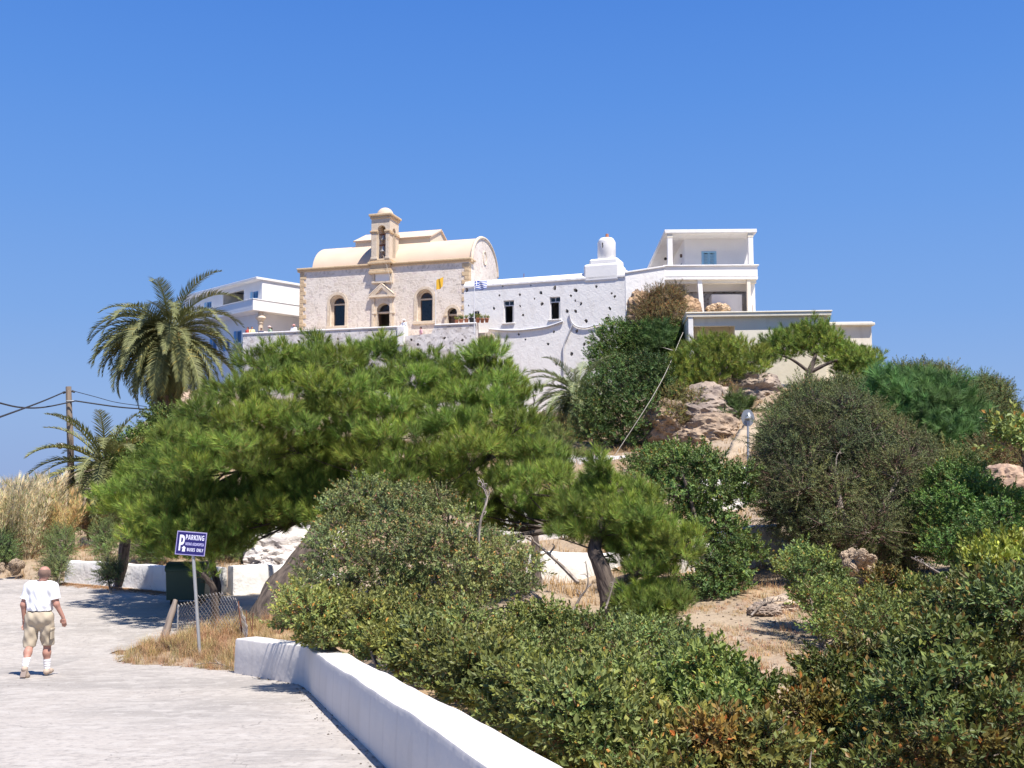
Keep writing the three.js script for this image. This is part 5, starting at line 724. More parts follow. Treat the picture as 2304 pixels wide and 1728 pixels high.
// ---- palms
function frondGeo(seed, L, droop, lift, twist, n = 34) {
  const s = new Soup(), r = rng(seed), P = [], D = []; let p = v3(0, 0, 0), ang = lift; const N = 14;
  for (let i = 0; i <= N; i++) { P.push(p.clone()); const d = v3(Math.cos(ang), Math.sin(ang), 0); D.push(d); p = p.clone().addScaledVector(d, L / N); ang -= droop / N * (.5 + 1.1 * i / N); }
  const cv = new THREE.CatmullRomCurve3(P), tan = t => cv.getTangent(t);
  for (let i = 0; i < N; i++) { const a = P[i], b = P[i + 1], w = lerp(.05, .008, i / N), w2 = lerp(.05, .008, (i + 1) / N), z = v3(0, 0, 1), u = v3(0, 1, 0); for (const [m, o] of [[z, u], [u, z.clone().negate()], [z.clone().negate(), u.clone().negate()], [u.clone().negate(), z]]) { const A = a.clone().addScaledVector(m, w), B = a.clone().addScaledVector(o, w), C = b.clone().addScaledVector(m, w2), E = b.clone().addScaledVector(o, w2); s.triRGB(A, C, B, [1.9, 1.6, 1.5]); s.triRGB(B, C, E, [1.9, 1.6, 1.5]); } }
  for (let i = 0; i < n; i++) for (const sd of [-1, 1]) {
    const t = .14 + .86 * (i + r() * .6) / n, c = cv.getPoint(Math.min(1, t)), T0 = tan(Math.min(1, t)), nrm = v3(-T0.y, T0.x, 0), len = L * .15 * Math.sin(Math.PI * clamp(.14 + t * .8, 0, 1)) * (.8 + .4 * r()) + .06, d = T0.clone().multiplyScalar(lerp(.55, 1.1, t)).add(v3(0, 0, sd * .85)).addScaledVector(nrm, .38 + (r() - .5) * .35).normalize(), dd = d.clone().add(v3(0, -.35, 0)).normalize();
    const k = .7 + .5 * r(), cc = r() < .06 ? [2, 1.4, .9] : [k * 1.1, k, k * .9], w = .055, side = T0.clone().multiplyScalar(w / 2), m = c.clone().addScaledVector(d, len * .55), e = m.clone().addScaledVector(dd, len * .45);
    s.triRGB(c.clone().add(side), c.clone().sub(side), m.clone().add(side), cc); s.triRGB(c.clone().sub(side), m.clone().sub(side), m.clone().add(side), cc); s.triRGB(m.clone().add(side), m.clone().sub(side), e, cc);
  }
  return s.geo();
}
function palm(label, base, crown, L, count, seed, o = {}) {
  const g = thing('palm_tree', label, 'palm tree', base), r = rng(seed), c = crown.clone().sub(base), tr = o.tr ?? .42;
  // trunk with rings of old leaf bases
  const h = c.y, pr = []; for (let i = 0; i <= 40; i++) { const t = i / 40; pr.push([v3(c.x * t, h * t - .4, c.z * t), tr * (1 + .12 * Math.sin(i * 2.6)) * lerp(1.1, 1.0, t)]); } part('trunk', tube(pr, 14, 1, .18), M.palmBark, g);
  const stubs = []; for (let i = 0; i < (o.stubs ?? 150); i++) { const t = lerp(.35, 1, Math.sqrt(r())), a = i * 2.4, q = v3(c.x * t + Math.cos(a) * tr * .95, h * t - .3, c.z * t + Math.sin(a) * tr * .95), e = q.clone().add(v3(Math.cos(a) * .22, .2, Math.sin(a) * .22)); stubs.push(tube([[q, .075], [e, .02]], 4, 1)); } part('leaf_bases', stubs, M.palmBark, g);
  // variants by droop
  const V = [[1.3, .3], [1.6, .15], [1.2, .9], [1.0, 1.2], [1.9, .5], [1.5, .7], [1.2, -.1], [.8, -.4]].map(([d, l], i) => [frondGeo(seed * 31 + i, L, d * (o.droop ?? 1), 0, 0, o.n ?? 34), l]);
  for (let i = 0; i < count; i++) {
    const el = lerp(o.top ?? 1.1, -1.3, Math.pow((i + .5) / count, .8)) + (r() - .5) * .2, az = i * 2.39996 + (r() - .5) * .5, v = V[el > .9 ? 2 + Math.floor(r() * 2) : el > .2 ? Math.floor(r() * 2) + 4 * Math.floor(r() * 1.4) : 6 + Math.floor(r() * 2)][0];
    const m = shade(new THREE.Mesh(v, o.mat ?? F_.palm)); m.name = 'frond'; const s = (.82 + .3 * r()) * (el < -.5 ? .9 : 1); m.scale.setScalar(s);
    const dir = v3(Math.cos(az) * Math.cos(el), Math.sin(el), Math.sin(az) * Math.cos(el)).add(v3(o.windx ?? 0, 0, 0).multiplyScalar(el > -.2 ? 1 : .25)).normalize(), zx = v3(0, 1, 0).cross(dir).normalize().negate(); const up = zx.clone().cross(dir).normalize();
    // local x = dir, local y = up (droop acts along local y down)
    m.quaternion.setFromRotationMatrix(new THREE.Matrix4().makeBasis(dir, up.y < 0 ? up.negate() : up, dir.clone().cross(up).normalize())); m.position.copy(c).addScaledVector(dir, .2); g.add(m);
  }
  return g;
}
{
  const d = 51, c = at(382, 750, d), b = gp(372, 960, d); b.x = c.x - .15; const g = palm('tall date palm with drooping fronds blown to the left beside the terrace', b, c, 4.1, 165, 3, { windx: -.34, tr: .5, n: 54, droop: 1.3, top: 1.0 }); const r = rng(8);
  for (let i = 0; i < 8; i++) { const a = i * .8 + .3, l = [], o = c.clone().sub(b), e0 = o.clone().add(v3(Math.cos(a) * .5, .0, Math.sin(a) * .5)); for (let k = 0; k < 22; k++) { const q = o.clone().add(v3(Math.cos(a) * .9 + (r() - .5) * .7, -.2 - r() * .9, Math.sin(a) * .9 + (r() - .5) * .7)); l.push(tube([[e0, .018], [q, .03]], 4, 1)); } part('fruit_stalk', l, mat({ color: col(.45, .25, .08) }), g); }
  palm('small palm showing its fronds left of the broadleaf bush', gp(235, 1120, 44.5), at(238, 1050, 44.5), 3.3, 70, 4, { tr: .26, stubs: 30, windx: -.1, n: 40, top: 1.3 });
  palm('pale palm at the foot of the big white wall', gp(1298, 960, 63), at(1298, 885, 63), 3.5, 95, 5, { tr: .3, stubs: 30, n: 40, droop: 1, mat: leafMat(.18, .235, .12, { roughness: .6, transmission: .2 }) });
}
// ---- reeds, dry grass
function instanced(name, geos, mats, items, label) { const g = new THREE.Group(); g.name = numbered(name); g.userData.kind = 'stuff'; if (label) g.userData.label = label; scene.add(g); geos.forEach((ge, i) => { const l = items.filter((_, k) => k % geos.length === i), im = new THREE.InstancedMesh(ge, mats[i % mats.length], l.length); l.forEach((e, k) => { _q.setFromEuler(new THREE.Euler(e.rx ?? 0, e.ry ?? 0, e.rz ?? 0, 'YXZ')); im.setMatrixAt(k, _m.compose(e.p, _q, v3(e.s, e.s * (e.sy ?? 1), e.s))); im.setColorAt(k, col(...(e.c ?? [1, 1, 1]))); }); im.name = name + '_clump'; shade(im); g.add(im); }); return g; }
{
  const reed = seed => { const s = new Soup(), r = rng(seed), H = 3; for (let k = 0; k < 5; k++) { let p = v3((r() - .5) * .3, 0, (r() - .5) * .3), lean = v3(-.02 - r() * .1, 0, (r() - .5) * .1), q; const h = H * (.7 + .4 * r()), w = .014; for (let i = 0; i < 7; i++) { q = p.clone().add(v3(lean.x * h / 7 * (1 + i * .3), h / 7, lean.z * h / 7)); const c = .8 + .4 * r(); s.tri(p.clone().add(v3(w, 0, 0)), p.clone().add(v3(-w, 0, 0)), q, c); s.tri(p.clone().add(v3(0, 0, w)), p.clone().add(v3(0, 0, -w)), q, c); for (let j = 0; j < 2; j++) { const a = r() * 6.28, len = .35 + .35 * r(), up = .5 + r() * .7, e = q.clone().add(v3(Math.cos(a) * len * .75 - .12, len * up * .8, Math.sin(a) * len * .7)), sd = v3(-Math.sin(a), 0, Math.cos(a)).multiplyScalar(.016), gr = r() < .18 ? [.5, .8, .5] : [.8 + .4 * r(), .8 + .35 * r(), .8]; s.triRGB(q.clone().add(sd), q.clone().sub(sd), e, gr); } p = q; } for (let j = 0; j < 16; j++) { const a = r() * 6.28, e = p.clone().add(v3(Math.cos(a) * .1 - .1, .2 + .25 * r(), Math.sin(a) * .1)); s.tri(p.clone().add(v3(.012, -.02, 0)), p.clone().add(v3(-.012, 0, 0)), e, 1.2); } } return s.geo(); };
  const r = rng(41), it = []; for (let i = 0; i < 520; i++) { const x = lerp(-26, -18.1, r()), d = lerp(38.5, 44, r()); it.push({ p: v3(x, groundY(x, d) - .05, -d), ry: r() * 6.28, rz: (r() - .5) * .25 + .02, rx: (r() - .5) * .2, s: .62 + .36 * r(), c: (k => [k, k * .99, k * .95])(.75 + .5 * r()) }); }
  for (let i = 0; i < 26; i++) { const p = gp(lerp(120, 150, r()), 1200, 41); it.push({ p, ry: r() * 6.28, rz: -.3 - r() * .4, s: .5 + .25 * r(), c: [1.1, .95, .7] }); }
  instanced('reed_bed', [reed(1), reed(2), reed(3)], [F_.reed], it, 'tall dry straw-coloured reeds at the left edge');
}
const grassTuft = (seed, n, h, w, spread) => { const s = new Soup(), r = rng(seed); for (let i = 0; i < n; i++) { const a = r() * 6.28, b = v3(Math.cos(a) * spread * r(), 0, Math.sin(a) * spread * r()), l = h * (.45 + .7 * r()), o = r() * 6.28, m = b.clone().add(v3(Math.cos(o) * l * .25, l * .6, Math.sin(o) * l * .25)), e = m.clone().add(v3(Math.cos(o) * l * .4, l * .25, Math.sin(o) * l * .4)), sd = v3(-Math.sin(o), 0, Math.cos(o)).multiplyScalar(w / 2), k = .7 + .6 * r(), c = [k, k * .97, k * .9]; s.triRGB(b.clone().add(sd), b.clone().sub(sd), m.clone().add(sd.clone().multiplyScalar(.7)), c); s.triRGB(b.clone().sub(sd), m.clone().sub(sd.clone().multiplyScalar(.7)), m.clone().add(sd.clone().multiplyScalar(.7)), c); s.triRGB(m.clone().add(sd.clone().multiplyScalar(.7)), m.clone().sub(sd.clone().multiplyScalar(.7)), e, c); } return s.geo(); };
{
  const G = [grassTuft(1, 26, .26, .005, .12), grassTuft(2, 22, .2, .005, .14), grassTuft(3, 34, .34, .005, .12)], GF = [grassTuft(4, 22, .22, .008, .16), grassTuft(5, 18, .16, .008, .18)], r = rng(51);
  let it = []; // dry grass island round the sign
  const ISL = [[-4.75, 17.4], [-5.8, 18.2], [-7.0, 18.7], [-7.75, 20.2], [-7.45, 22], [-7.05, 24.7], [-5.5, 25.1], [-4.2, 24], [-3.9, 19.5]];
  for (let i = 0; i < 2600; i++) { const x = lerp(-7.9, -3.6, r()), d = lerp(17.3, 25.2, r()); if (!inPoly(ISL, x, d) || r() < sstep(20, 24, d) * .75) continue; const near = sstep(.9, 0, distPoly(ISL, x, d)); it.push({ p: v3(x, groundY(x, d) - .02, -d), ry: r() * 6.28, s: (.55 + .7 * r()) * (1 - .35 * near), c: [.74 + .36 * r(), .65 + .32 * r(), .54 + .28 * r()] }); }
  instanced('dry_grass', G, [F_.dry], it, 'dry straw grass round the parking sign');
  it = []; for (let i = 0; i < 4200; i++) { const x = lerp(2.5, 9.8, r()), d = lerp(14, 27, r()), k = fbm(x * .8, d * .8, 4, 3); if (k < .42) continue; it.push({ p: v3(x, groundY(x, d) - .02, -d), ry: r() * 6.28, s: (.35 + .6 * r()) * (k > .58 ? 1.1 : .7), c: [1.15 * (.8 + .4 * r()), 1.0 * (.8 + .4 * r()), .95 * (.75 + .4 * r())] }); }
  instanced('dry_grass', GF, [F_.dry], it, 'short dry grass on the clearing among the shrubs');
  it = []; for (let i = 0; i < 2600; i++) { const x = lerp(-19, -3, r()), d = lerp(31.5, 60, r()); if (inPoly(ROAD, x, d)) continue; it.push({ p: v3(x, groundY(x, d) - .02, -d), ry: r() * 6.28, s: .7 + .9 * r(), c: [.85, .7, .56] }); }
  for (let i = 0; i < 3800; i++) { const x = lerp(-3, 26, r()), d = lerp(27, 66, r()); it.push({ p: v3(x, groundY(x, d) - .02, -d), ry: r() * 6.28, s: 1.0 + 1.4 * r(), c: [1, .85, .7] }); }
  instanced('dry_grass', GF, [F_.dry], it, 'dry grass scattered over the hillside');
  // brown pine needle litter along the far wall
  it = []; for (let i = 0; i < 900; i++) { const t = r(), a = [[-15, 34.6], [-12.2, 32.8], [-8.7, 30.3]], k = t < .5 ? 0 : 1, q = (t * 2) % 1, x = lerp(a[k][0], a[k + 1][0], q) + (r() - .5) * .3, d = lerp(a[k][1], a[k + 1][1], q) - .05 - r() * r() * .9; it.push({ p: v3(x, roadY(d), -d), ry: r() * 6.28, s: .5 + .5 * r(), sy: .22, c: [.8, .55, .4] }); }
  instanced('needle_litter', GF, [F_.dry], it, 'brown needle litter along the foot of the far wall');
}
// ---------------------------------------------------------------- smaller things
// ---- naive surface nets over a signed distance field
function netMesh(f, lo, hi, cell) {
  const nx = Math.ceil((hi[0] - lo[0]) / cell) + 1, ny = Math.ceil((hi[1] - lo[1]) / cell) + 1, nz = Math.ceil((hi[2] - lo[2]) / cell) + 1, V = new Float32Array(nx * ny * nz), I = (i, j, k) => i + nx * (j + ny * k);
  for (let k = 0; k < nz; k++) for (let j = 0; j < ny; j++) for (let i = 0; i < nx; i++) V[I(i, j, k)] = f(lo[0] + i * cell, lo[1] + j * cell, lo[2] + k * cell);
  const id = new Int32Array(nx * ny * nz).fill(-1), pos = [], nor = [], idx = [];
  for (let k = 0; k < nz - 1; k++) for (let j = 0; j < ny - 1; j++) for (let i = 0; i < nx - 1; i++) {
    let n = 0, x = 0, y = 0, z = 0;
    const E = (a, b, c, d, e, g) => { const p = V[I(i + a, j + b, k + c)], q = V[I(i + d, j + e, k + g)]; if ((p < 0) !== (q < 0)) { const t = p / (p - q); n++; x += a + (d - a) * t; y += b + (e - b) * t; z += c + (g - c) * t; } };
    E(0, 0, 0, 1, 0, 0); E(0, 1, 0, 1, 1, 0); E(0, 0, 1, 1, 0, 1); E(0, 1, 1, 1, 1, 1); E(0, 0, 0, 0, 1, 0); E(1, 0, 0, 1, 1, 0); E(0, 0, 1, 0, 1, 1); E(1, 0, 1, 1, 1, 1); E(0, 0, 0, 0, 0, 1); E(1, 0, 0, 1, 0, 1); E(0, 1, 0, 0, 1, 1); E(1, 1, 0, 1, 1, 1);
    if (n) { id[I(i, j, k)] = pos.length / 3; const X = lo[0] + (i + x / n) * cell, Y = lo[1] + (j + y / n) * cell, Z = lo[2] + (k + z / n) * cell, e = cell * .5; pos.push(X, Y, Z); const N = v3(f(X + e, Y, Z) - f(X - e, Y, Z), f(X, Y + e, Z) - f(X, Y - e, Z), f(X, Y, Z + e) - f(X, Y, Z - e)).normalize(); nor.push(N.x, N.y, N.z); }
  }
  const quad = (a, b, c, d, flip) => { if (a < 0 || b < 0 || c < 0 || d < 0) return; flip ? idx.push(a, c, b, a, d, c) : idx.push(a, b, c, a, c, d); };
  for (let k = 1; k < nz - 1; k++) for (let j = 1; j < ny - 1; j++) for (let i = 1; i < nx - 1; i++) {
    const s = V[I(i, j, k)] < 0;
    if (s !== V[I(i + 1, j, k)] < 0) quad(id[I(i, j - 1, k - 1)], id[I(i, j, k - 1)], id[I(i, j, k)], id[I(i, j - 1, k)], !s);
    if (s !== V[I(i, j + 1, k)] < 0) quad(id[I(i - 1, j, k - 1)], id[I(i - 1, j, k)], id[I(i, j, k)], id[I(i, j, k - 1)], !s);
    if (s !== V[I(i, j, k + 1)] < 0) quad(id[I(i - 1, j - 1, k)], id[I(i, j - 1, k)], id[I(i, j, k)], id[I(i - 1, j, k)], !s);
  }
  const g = new THREE.BufferGeometry(); g.setAttribute('position', new THREE.Float32BufferAttribute(pos, 3)); g.setAttribute('normal', new THREE.Float32BufferAttribute(nor, 3)); g.setIndex(idx); return g;
}
const smin = (a, b, k) => { const h = Math.max(k - Math.abs(a - b), 0) / k; return Math.min(a, b) - h * h * k * .25; };
function cone(px, py, pz, b) { const [A, B, ra, rb, sx = 1, sz = 1] = b; const bx = (B[0] - A[0]), by = B[1] - A[1], bz = B[2] - A[2], x = px - A[0], y = py - A[1], z = pz - A[2], t = clamp((x * bx + y * by + z * bz) / (bx * bx + by * by + bz * bz + 1e-9), 0, 1); const dx = (x - bx * t) / sx, dy = y - by * t, dz = (z - bz * t) / sz; return Math.hypot(dx, dy, dz) - lerp(ra, rb, t); }
const field = (bones, k) => (x, y, z) => { let d = 9; for (const b of bones) d = smin(d, cone(x, y, z, b), k); return d; };
const skin = mat({ color: col(.42, .215, .16), roughness: .6 }), skinDark = mat({ color: col(.36, .19, .14), roughness: .6 });
function handBones(W, dir, curl, thumbSide) { // wrist point, direction down the hand, palm normal is +z or -z
  const out = [], D = v3(...dir).normalize(), S = v3(thumbSide, 0, .25).normalize(), N = D.clone().cross(S).normalize(), w = v3(...W), P = (a, b, c) => { const q = w.clone().addScaledVector(D, a).addScaledVector(S, b).addScaledVector(N, c); return [q.x, q.y, q.z]; };
  out.push([P(0, 0, 0), P(.035, .002, 0), .024, .026], [P(.035, .018, 0), P(.085, .024, 0), .018, .015], [P(.035, 0, 0), P(.09, 0, 0), .02, .016], [P(.035, -.018, 0), P(.082, -.024, 0), .018, .014]);
  [[.028, .088, .072], [.009, .093, .08], [-.01, .09, .074], [-.028, .082, .058]].forEach(([s, a, l], i) => { const c = curl * (1 + .12 * i); out.push([P(a, s, 0), P(a + l * .45, s, l * .45 * c * .6), .0092, .0085], [P(a + l * .45, s, l * .45 * c * .6), P(a + l * .78, s, l * (.2 + c * .62)), .0085, .0078], [P(a + l * .78, s, l * (.2 + c * .62)), P(a + l * .9, s, l * (.3 + c * .95)), .0078, .007]); });
  out.push([P(.02, .02, .004), P(.05, .045, .014), .014, .0115], [P(.05, .045, .014), P(.082, .05, .026), .0115, .009]);
  return out;
}
// ---- the man walking away down the road
{
  const foot = at(84, 1511, 16.8); foot.y = roadY(16.8) + .005; const g = thing('person', 'balding man in white t-shirt and khaki shorts walking away down the road', 'person', foot, .06);
  const sh = [[-.185, 1.415, .0], [.195, 1.405, 0]], el = [[-.245, 1.135, .05], [.262, 1.135, .02]], wr = [[-.245, .905, .0], [.362, .915, -.03]], hp = [[-.09, .9, 0], [.085, .9, 0]], kn = [[-.125, .50, .02], [.105, .5, -.09]], an = [[-.085, .2, .27], [.115, .085, -.1]];
  const torso = [[[.0, .93, 0], [.005, 1.1, .0], .135, .145, 1.12, .82], [[.005, 1.1, 0], [.01, 1.33, .01], .148, .145, 1.15, .82], [[-.12, 1.40, .01], [.13, 1.395, .01], .085, .085], [[.012, 1.38, .02], [.03, 1.55, -.01], .072, .058], [[-.07, .9, .02], [.07, .9, .02], .125, .125, 1, .95]];
  const arms = [0, 1].flatMap(i => [[sh[i], el[i], .062, .045], [el[i], wr[i], .044, .029]]);
  const legs = [0, 1].flatMap(i => [[hp[i], kn[i], .095, .062], [kn[i], [lerp(kn[i][0], an[i][0], .35), lerp(kn[i][1], an[i][1], .35), lerp(kn[i][2], an[i][2], .35) + .02], .056, .06], [[lerp(kn[i][0], an[i][0], .35), lerp(kn[i][1], an[i][1], .35), lerp(kn[i][2], an[i][2], .35) + .02], an[i], .06, .037]]);
  const foots = [[[-.085, .17, .29], [-.085, .045, .24], .04, .036], [[-.085, .05, .24], [-.085, .03, .17], .036, .03], [[.115, .06, -.09], [.122, .045, -.25], .042, .036]];
  const body = netMesh(field([...torso, ...arms, ...legs, ...foots], .035), [-.38, -.02, -.36], [.46, 1.57, .4], .014);
  const hl = handBones([-.245, .905, 0], [.12, -1, -.08], .5, 1), hr = handBones([.362, .915, -.03], [.12, -1, -.08], .75, -1), hg = [[hl, -.245], [hr, .372]].map(([b, cx]) => netMesh(field(b, .008), [cx - .1, .68, -.14], [cx + .12, .93, .12], .0042));
  const hc = [.045, 1.62, -.015], head = field([[[hc[0], 1.645, -.0], [hc[0], 1.635, -.02], .094, .092, .92, 1.08], [[hc[0], 1.6, -.03], [hc[0], 1.56, -.065], .07, .05, .95, 1], [[hc[0], 1.62, -.115], [hc[0], 1.59, -.135], .012, .018], [[hc[0] - .088, 1.63, .005], [hc[0] - .092, 1.59, .0], .013, .009, .6, 1.3], [[hc[0] + .088, 1.63, .005], [hc[0] + .092, 1.59, .0], .013, .009, .6, 1.3], [[hc[0] - .02, 1.51, .01], [hc[0], 1.58, .015], .062, .06], [[hc[0] - .03, 1.655, -.1], [hc[0] + .03, 1.655, -.1], .014, .014], [[hc[0] - .022, 1.555, -.1], [hc[0] + .022, 1.555, -.1], .01, .01]], .022), hgm = netMesh(head, [-.09, 1.46, -.18], [.17, 1.77, .14], .007);
  part('body', [body, ...hg, hgm], skin, g);
  const hair = (x, y, z) => Math.max(head(x, y, z) - .005, 1.565 + Math.max(0, -z) * 1.1 - y, Math.abs(y - 1.62) - .085 + Math.max(0, .02 - z) * .2, z > .03 ? y - 1.695 : y - 1.68); part('hair', netMesh(hair, [-.1, 1.48, -.16], [.18, 1.78, .16], .008), mat({ color: col(.20, .125, .095), roughness: .85 }), g);
  // shirt
  const sb = field([...torso.slice(0, 3).map(b => [b[0], b[1], b[2] + .024, b[3] + .022, b[4], b[5]]), [[-.15, 1.41, .01], [.16, 1.4, .01], .088, .088], [[.0, 1.38, .02], [.02, 1.46, .01], .085, .085], ...[0, 1].map(i => [sh[i], [lerp(sh[i][0], el[i][0], .78), lerp(sh[i][1], el[i][1], .78), lerp(sh[i][2], el[i][2], .78)], .075, .082])], .05);
  const fold = (x, y, z) => .007 * Math.sin(y * 38 + x * 22 + 3 * Math.sin(x * 17)) * sstep(1.4, 1.05, y) + .004 * Math.sin(x * 60 + y * 14);
  const cutS = (x, y, z) => { let d = sb(x, y, z) + fold(x, y, z); d = Math.max(d, 1.035 - y, y - 1.52, Math.min(.085 - Math.hypot(x - .02, z), y - 1.445 - (z > 0 ? .03 : 0))); for (const i of [0, 1]) { const a = sh[i], b = el[i], L = Math.hypot(b[0] - a[0], b[1] - a[1], b[2] - a[2]), t = ((x - a[0]) * (b[0] - a[0]) + (y - a[1]) * (b[1] - a[1]) + (z - a[2]) * (b[2] - a[2])) / L; if (Math.abs(x) > .19) d = Math.max(d, t - L * .72); } return d; };
  part('shirt', netMesh(cutS, [-.42, .98, -.3], [.46, 1.54, .3], .011), mat({ color: col(.80, .80, .82), roughness: .9 }), g);
  const bb = field(torso.slice(0, 1).map(b => [[0, .97, 0], [0, 1.07, 0], .163, .166, 1.1, .84]), .02); part('belt', netMesh((x, y, z) => Math.max(bb(x, y, z), Math.abs(y - 1.03 - x * .02) - .019), [-.26, .95, -.22], [.26, 1.1, .22], .0085), mat({ color: col(.02, .018, .022), roughness: .5 }), g);
  const pb = field([[[-.07, .93, .02], [.07, .93, .02], .148, .148, 1, .95], [[0, .96, 0], [0, 1.03, 0], .158, .16, 1.1, .84], ...[0, 1].map(i => [[hp[i][0] * 1.15, hp[i][1], hp[i][2]], [kn[i][0] * 1.08, kn[i][1], kn[i][2]], .125, .098])], .03);
  const pf = (x, y, z) => Math.max(pb(x, y, z) + .006 * Math.sin(y * 30 - x * 26) + .004 * Math.sin(x * 50 + y * 30), y - 1.025, .475 + (x > 0 ? 0 : -.012) - y); const shorts = part('shorts', netMesh(pf, [-.32, .42, -.28], [.34, 1.06, .28], .012), mat({ color: col(.46, .385, .285), roughness: .95 }), g);
  part('pocket', [box(.195, .58, -.06, .225, .74, .07, .012), box(.195, .72, -.07, .23, .76, .08, .012)], mat({ color: col(.43, .36, .265), roughness: .95 }), shorts);
  const sock = i => { const a = [lerp(an[i][0], kn[i][0], .42), lerp(an[i][1], kn[i][1], .42), lerp(an[i][2], kn[i][2], .42) + .008], q = field([[an[i], a, .046, .058]], .01); return netMesh((x, y, z) => Math.max(q(x, y, z) + .002 * Math.sin(y * 160), y - a[1], an[i][1] - .05 - y), [an[i][0] - .12, an[i][1] - .1, an[i][2] - .26], [an[i][0] + .12, a[1] + .05, an[i][2] + .12], .008); };
  part('sock', sock(0), mat({ color: col(.80, .78, .78) }), g); part('sock', sock(1), mat({ color: col(.80, .78, .78) }), g);
  const shoeM = mat({ color: col(.46, .36, .28), roughness: .8 }), s1 = field([[[-.085, .165, .3], [-.085, .06, .245], .048, .046, 1.0, 1], [[-.085, .06, .245], [-.085, .035, .165], .044, .038, 1.1, 1]], .03), s2 = field([[[.115, .055, -.07], [.12, .05, -.17], .05, .046, 1, 1], [[.12, .05, -.17], [.125, .04, -.26], .046, .036, 1.1, 1]], .03);
  part('shoe', netMesh((x, y, z) => Math.max(s1(x, y, z), -y + .004), [-.18, -.02, .06], [0.01, .27, .38], .009), shoeM, g); const s2m = part('shoe', netMesh((x, y, z) => Math.max(s2(x, y, z), y - .11, .004 - y), [.02, -.02, -.36], [.22, .15, .02], .009), shoeM, g);
  { const q = box(-.043, -.075, -.012, .043, .075, .012, .01); q.rotateX(-.42); q.translate(-.085, .11, .33); part('sole', q, mat({ color: col(.28, .22, .19), roughness: .9 }), g); }
}
// ---- tourists on the terrace
function tourist(label, px, dBack, h, look, shirtC, lowC, hairC, o = {}) {
  const w = TW.uv(px, 745), P = TW.point(w[0], FLOOR + .02 - TW.o.y, -dBack), g = thing('person', label, 'person', P, look), s = h / 1.72, B = l => l.map(b => [b[0].map(q => q * s), b[1].map(q => q * s), b[2] * s, b[3] * s, b[4] ?? 1, b[5] ?? 1]);
  const el = o.arm ? [.2, 1.2, -.22] : [.25, 1.13, .02], wr = o.arm ? [.08, 1.4, -.34] : [.25, .88, -.06];
  const torso = [[[0, .92, 0], [0, 1.3, 0], .125, .14, 1.15, .8], [[-.13, 1.38, 0], [.13, 1.38, 0], .075, .075], [[0, 1.38, 0], [0, 1.52, -.01], .06, .055], [[-.05, .88, 0], [.05, .88, 0], .13, .13]], arms = [[[.19, 1.38, 0], el, .055, .042], [el, wr, .04, .03], [wr, [wr[0], wr[1] - (o.arm ? -.08 : .1), wr[2] - .02], .03, .03], [[-.19, 1.38, 0], [-.25, 1.13, .02], .055, .042], [[-.25, 1.13, .02], [-.24, .88, -.06], .04, .03], [[-.24, .88, -.06], [-.23, .78, -.08], .03, .03]], legs = [[[.09, .88, 0], [.1, .48, -.03], .085, .055], [[.1, .48, -.03], [.1, .05, 0], .055, .036], [[.1, .04, 0], [.1, .03, -.16], .04, .035], [[-.09, .88, 0], [-.1, .48, -.03], .085, .055], [[-.1, .48, -.03], [-.1, .05, 0], .055, .036], [[-.1, .04, 0], [-.1, .03, -.16], .04, .035]], head = [[[0, 1.62, 0], [0, 1.63, -.01], .095, .093, .9, 1.05], [[0, 1.57, -.03], [0, 1.55, -.06], .06, .04], [[0, 1.6, -.1], [0, 1.585, -.12], .014, .016], [[-.09, 1.61, 0], [-.09, 1.59, 0], .015, .012], [[.09, 1.61, 0], [.09, 1.59, 0], .015, .012]];
  part('body', netMesh(field(B([...torso, ...arms, ...legs, ...head]), .03), [-.4, -.03, -.45], [.4, 1.85, .3], .026), skin, g);
  const sf = field(B([...torso.slice(0, 2), ...arms.filter((_, i) => i % 3 === 0)]).map(b => [b[0], b[1], b[2] + .022, b[3] + .022, b[4], b[5]]), .04); part('shirt', netMesh((x, y, z) => Math.max(sf(x, y, z), .93 * s - y, y - 1.47 * s), [-.42, .85, -.35], [.42, 1.6, .3], .026), mat({ color: col(...shirtC) }), g);
  const lf = field(B([torso[3], legs[0], legs[1], legs[3], legs[4]]).map(b => [b[0], b[1], b[2] + .028, b[3] + .03, b[4], b[5]]), .04); part('trousers', netMesh((x, y, z) => Math.max(lf(x, y, z), y - .97 * s, .12 - y), [-.35, .06, -.3], [.35, 1.05, .3], .028), mat({ color: col(...lowC) }), g);
  const hf = field(B(head.slice(0, 1)), .02); part(o.hat ? 'hat' : 'hair', netMesh((x, y, z) => Math.max(hf(x, y, z) - (o.hat ? .025 : .014), (o.hat ? 1.63 : 1.55) * s - y + Math.max(0, -z) * (o.hat ? 0 : 1.2)), [-.2, 1.4, -.2], [.2, 1.85, .2], .022), mat({ color: col(...hairC) }), g);
  if (o.hat) { const b = new THREE.CylinderGeometry(.17, .18, .02, 16); b.translate(0, 1.64 * s, -.03); part('hat_brim', b, mat({ color: col(...hairC) }), g); }
  return g;
}
tourist('person in a red top at the left end of the terrace parapet', 550, .55, 1.66, 2.6, [.55, .08, .06], [.2, .2, .3], [.05, .035, .03]);
tourist('woman in a pale yellow top leaning on the terrace parapet', 558.8, .6, 1.68, 3.4, [.72, .66, .36], [.5, .5, .5], [.05, .03, .03], { arm: true });
tourist('person in dark clothes behind the woman in yellow on the terrace', 566, 1.6, 1.7, 2.9, [.05, .06, .12], [.06, .06, .1], [.04, .03, .03]);
tourist('dark haired person in green left of the stone column', 581.5, 2.2, 1.78, 1.8, [.10, .24, .17], [.25, .25, .3], [.03, .025, .02]);
tourist('person in sage green and a pale cap beside the stone column', 588, 1.4, 1.8, 2.2, [.33, .42, .30], [.55, .5, .4], [.75, .55, .5], { hat: true });
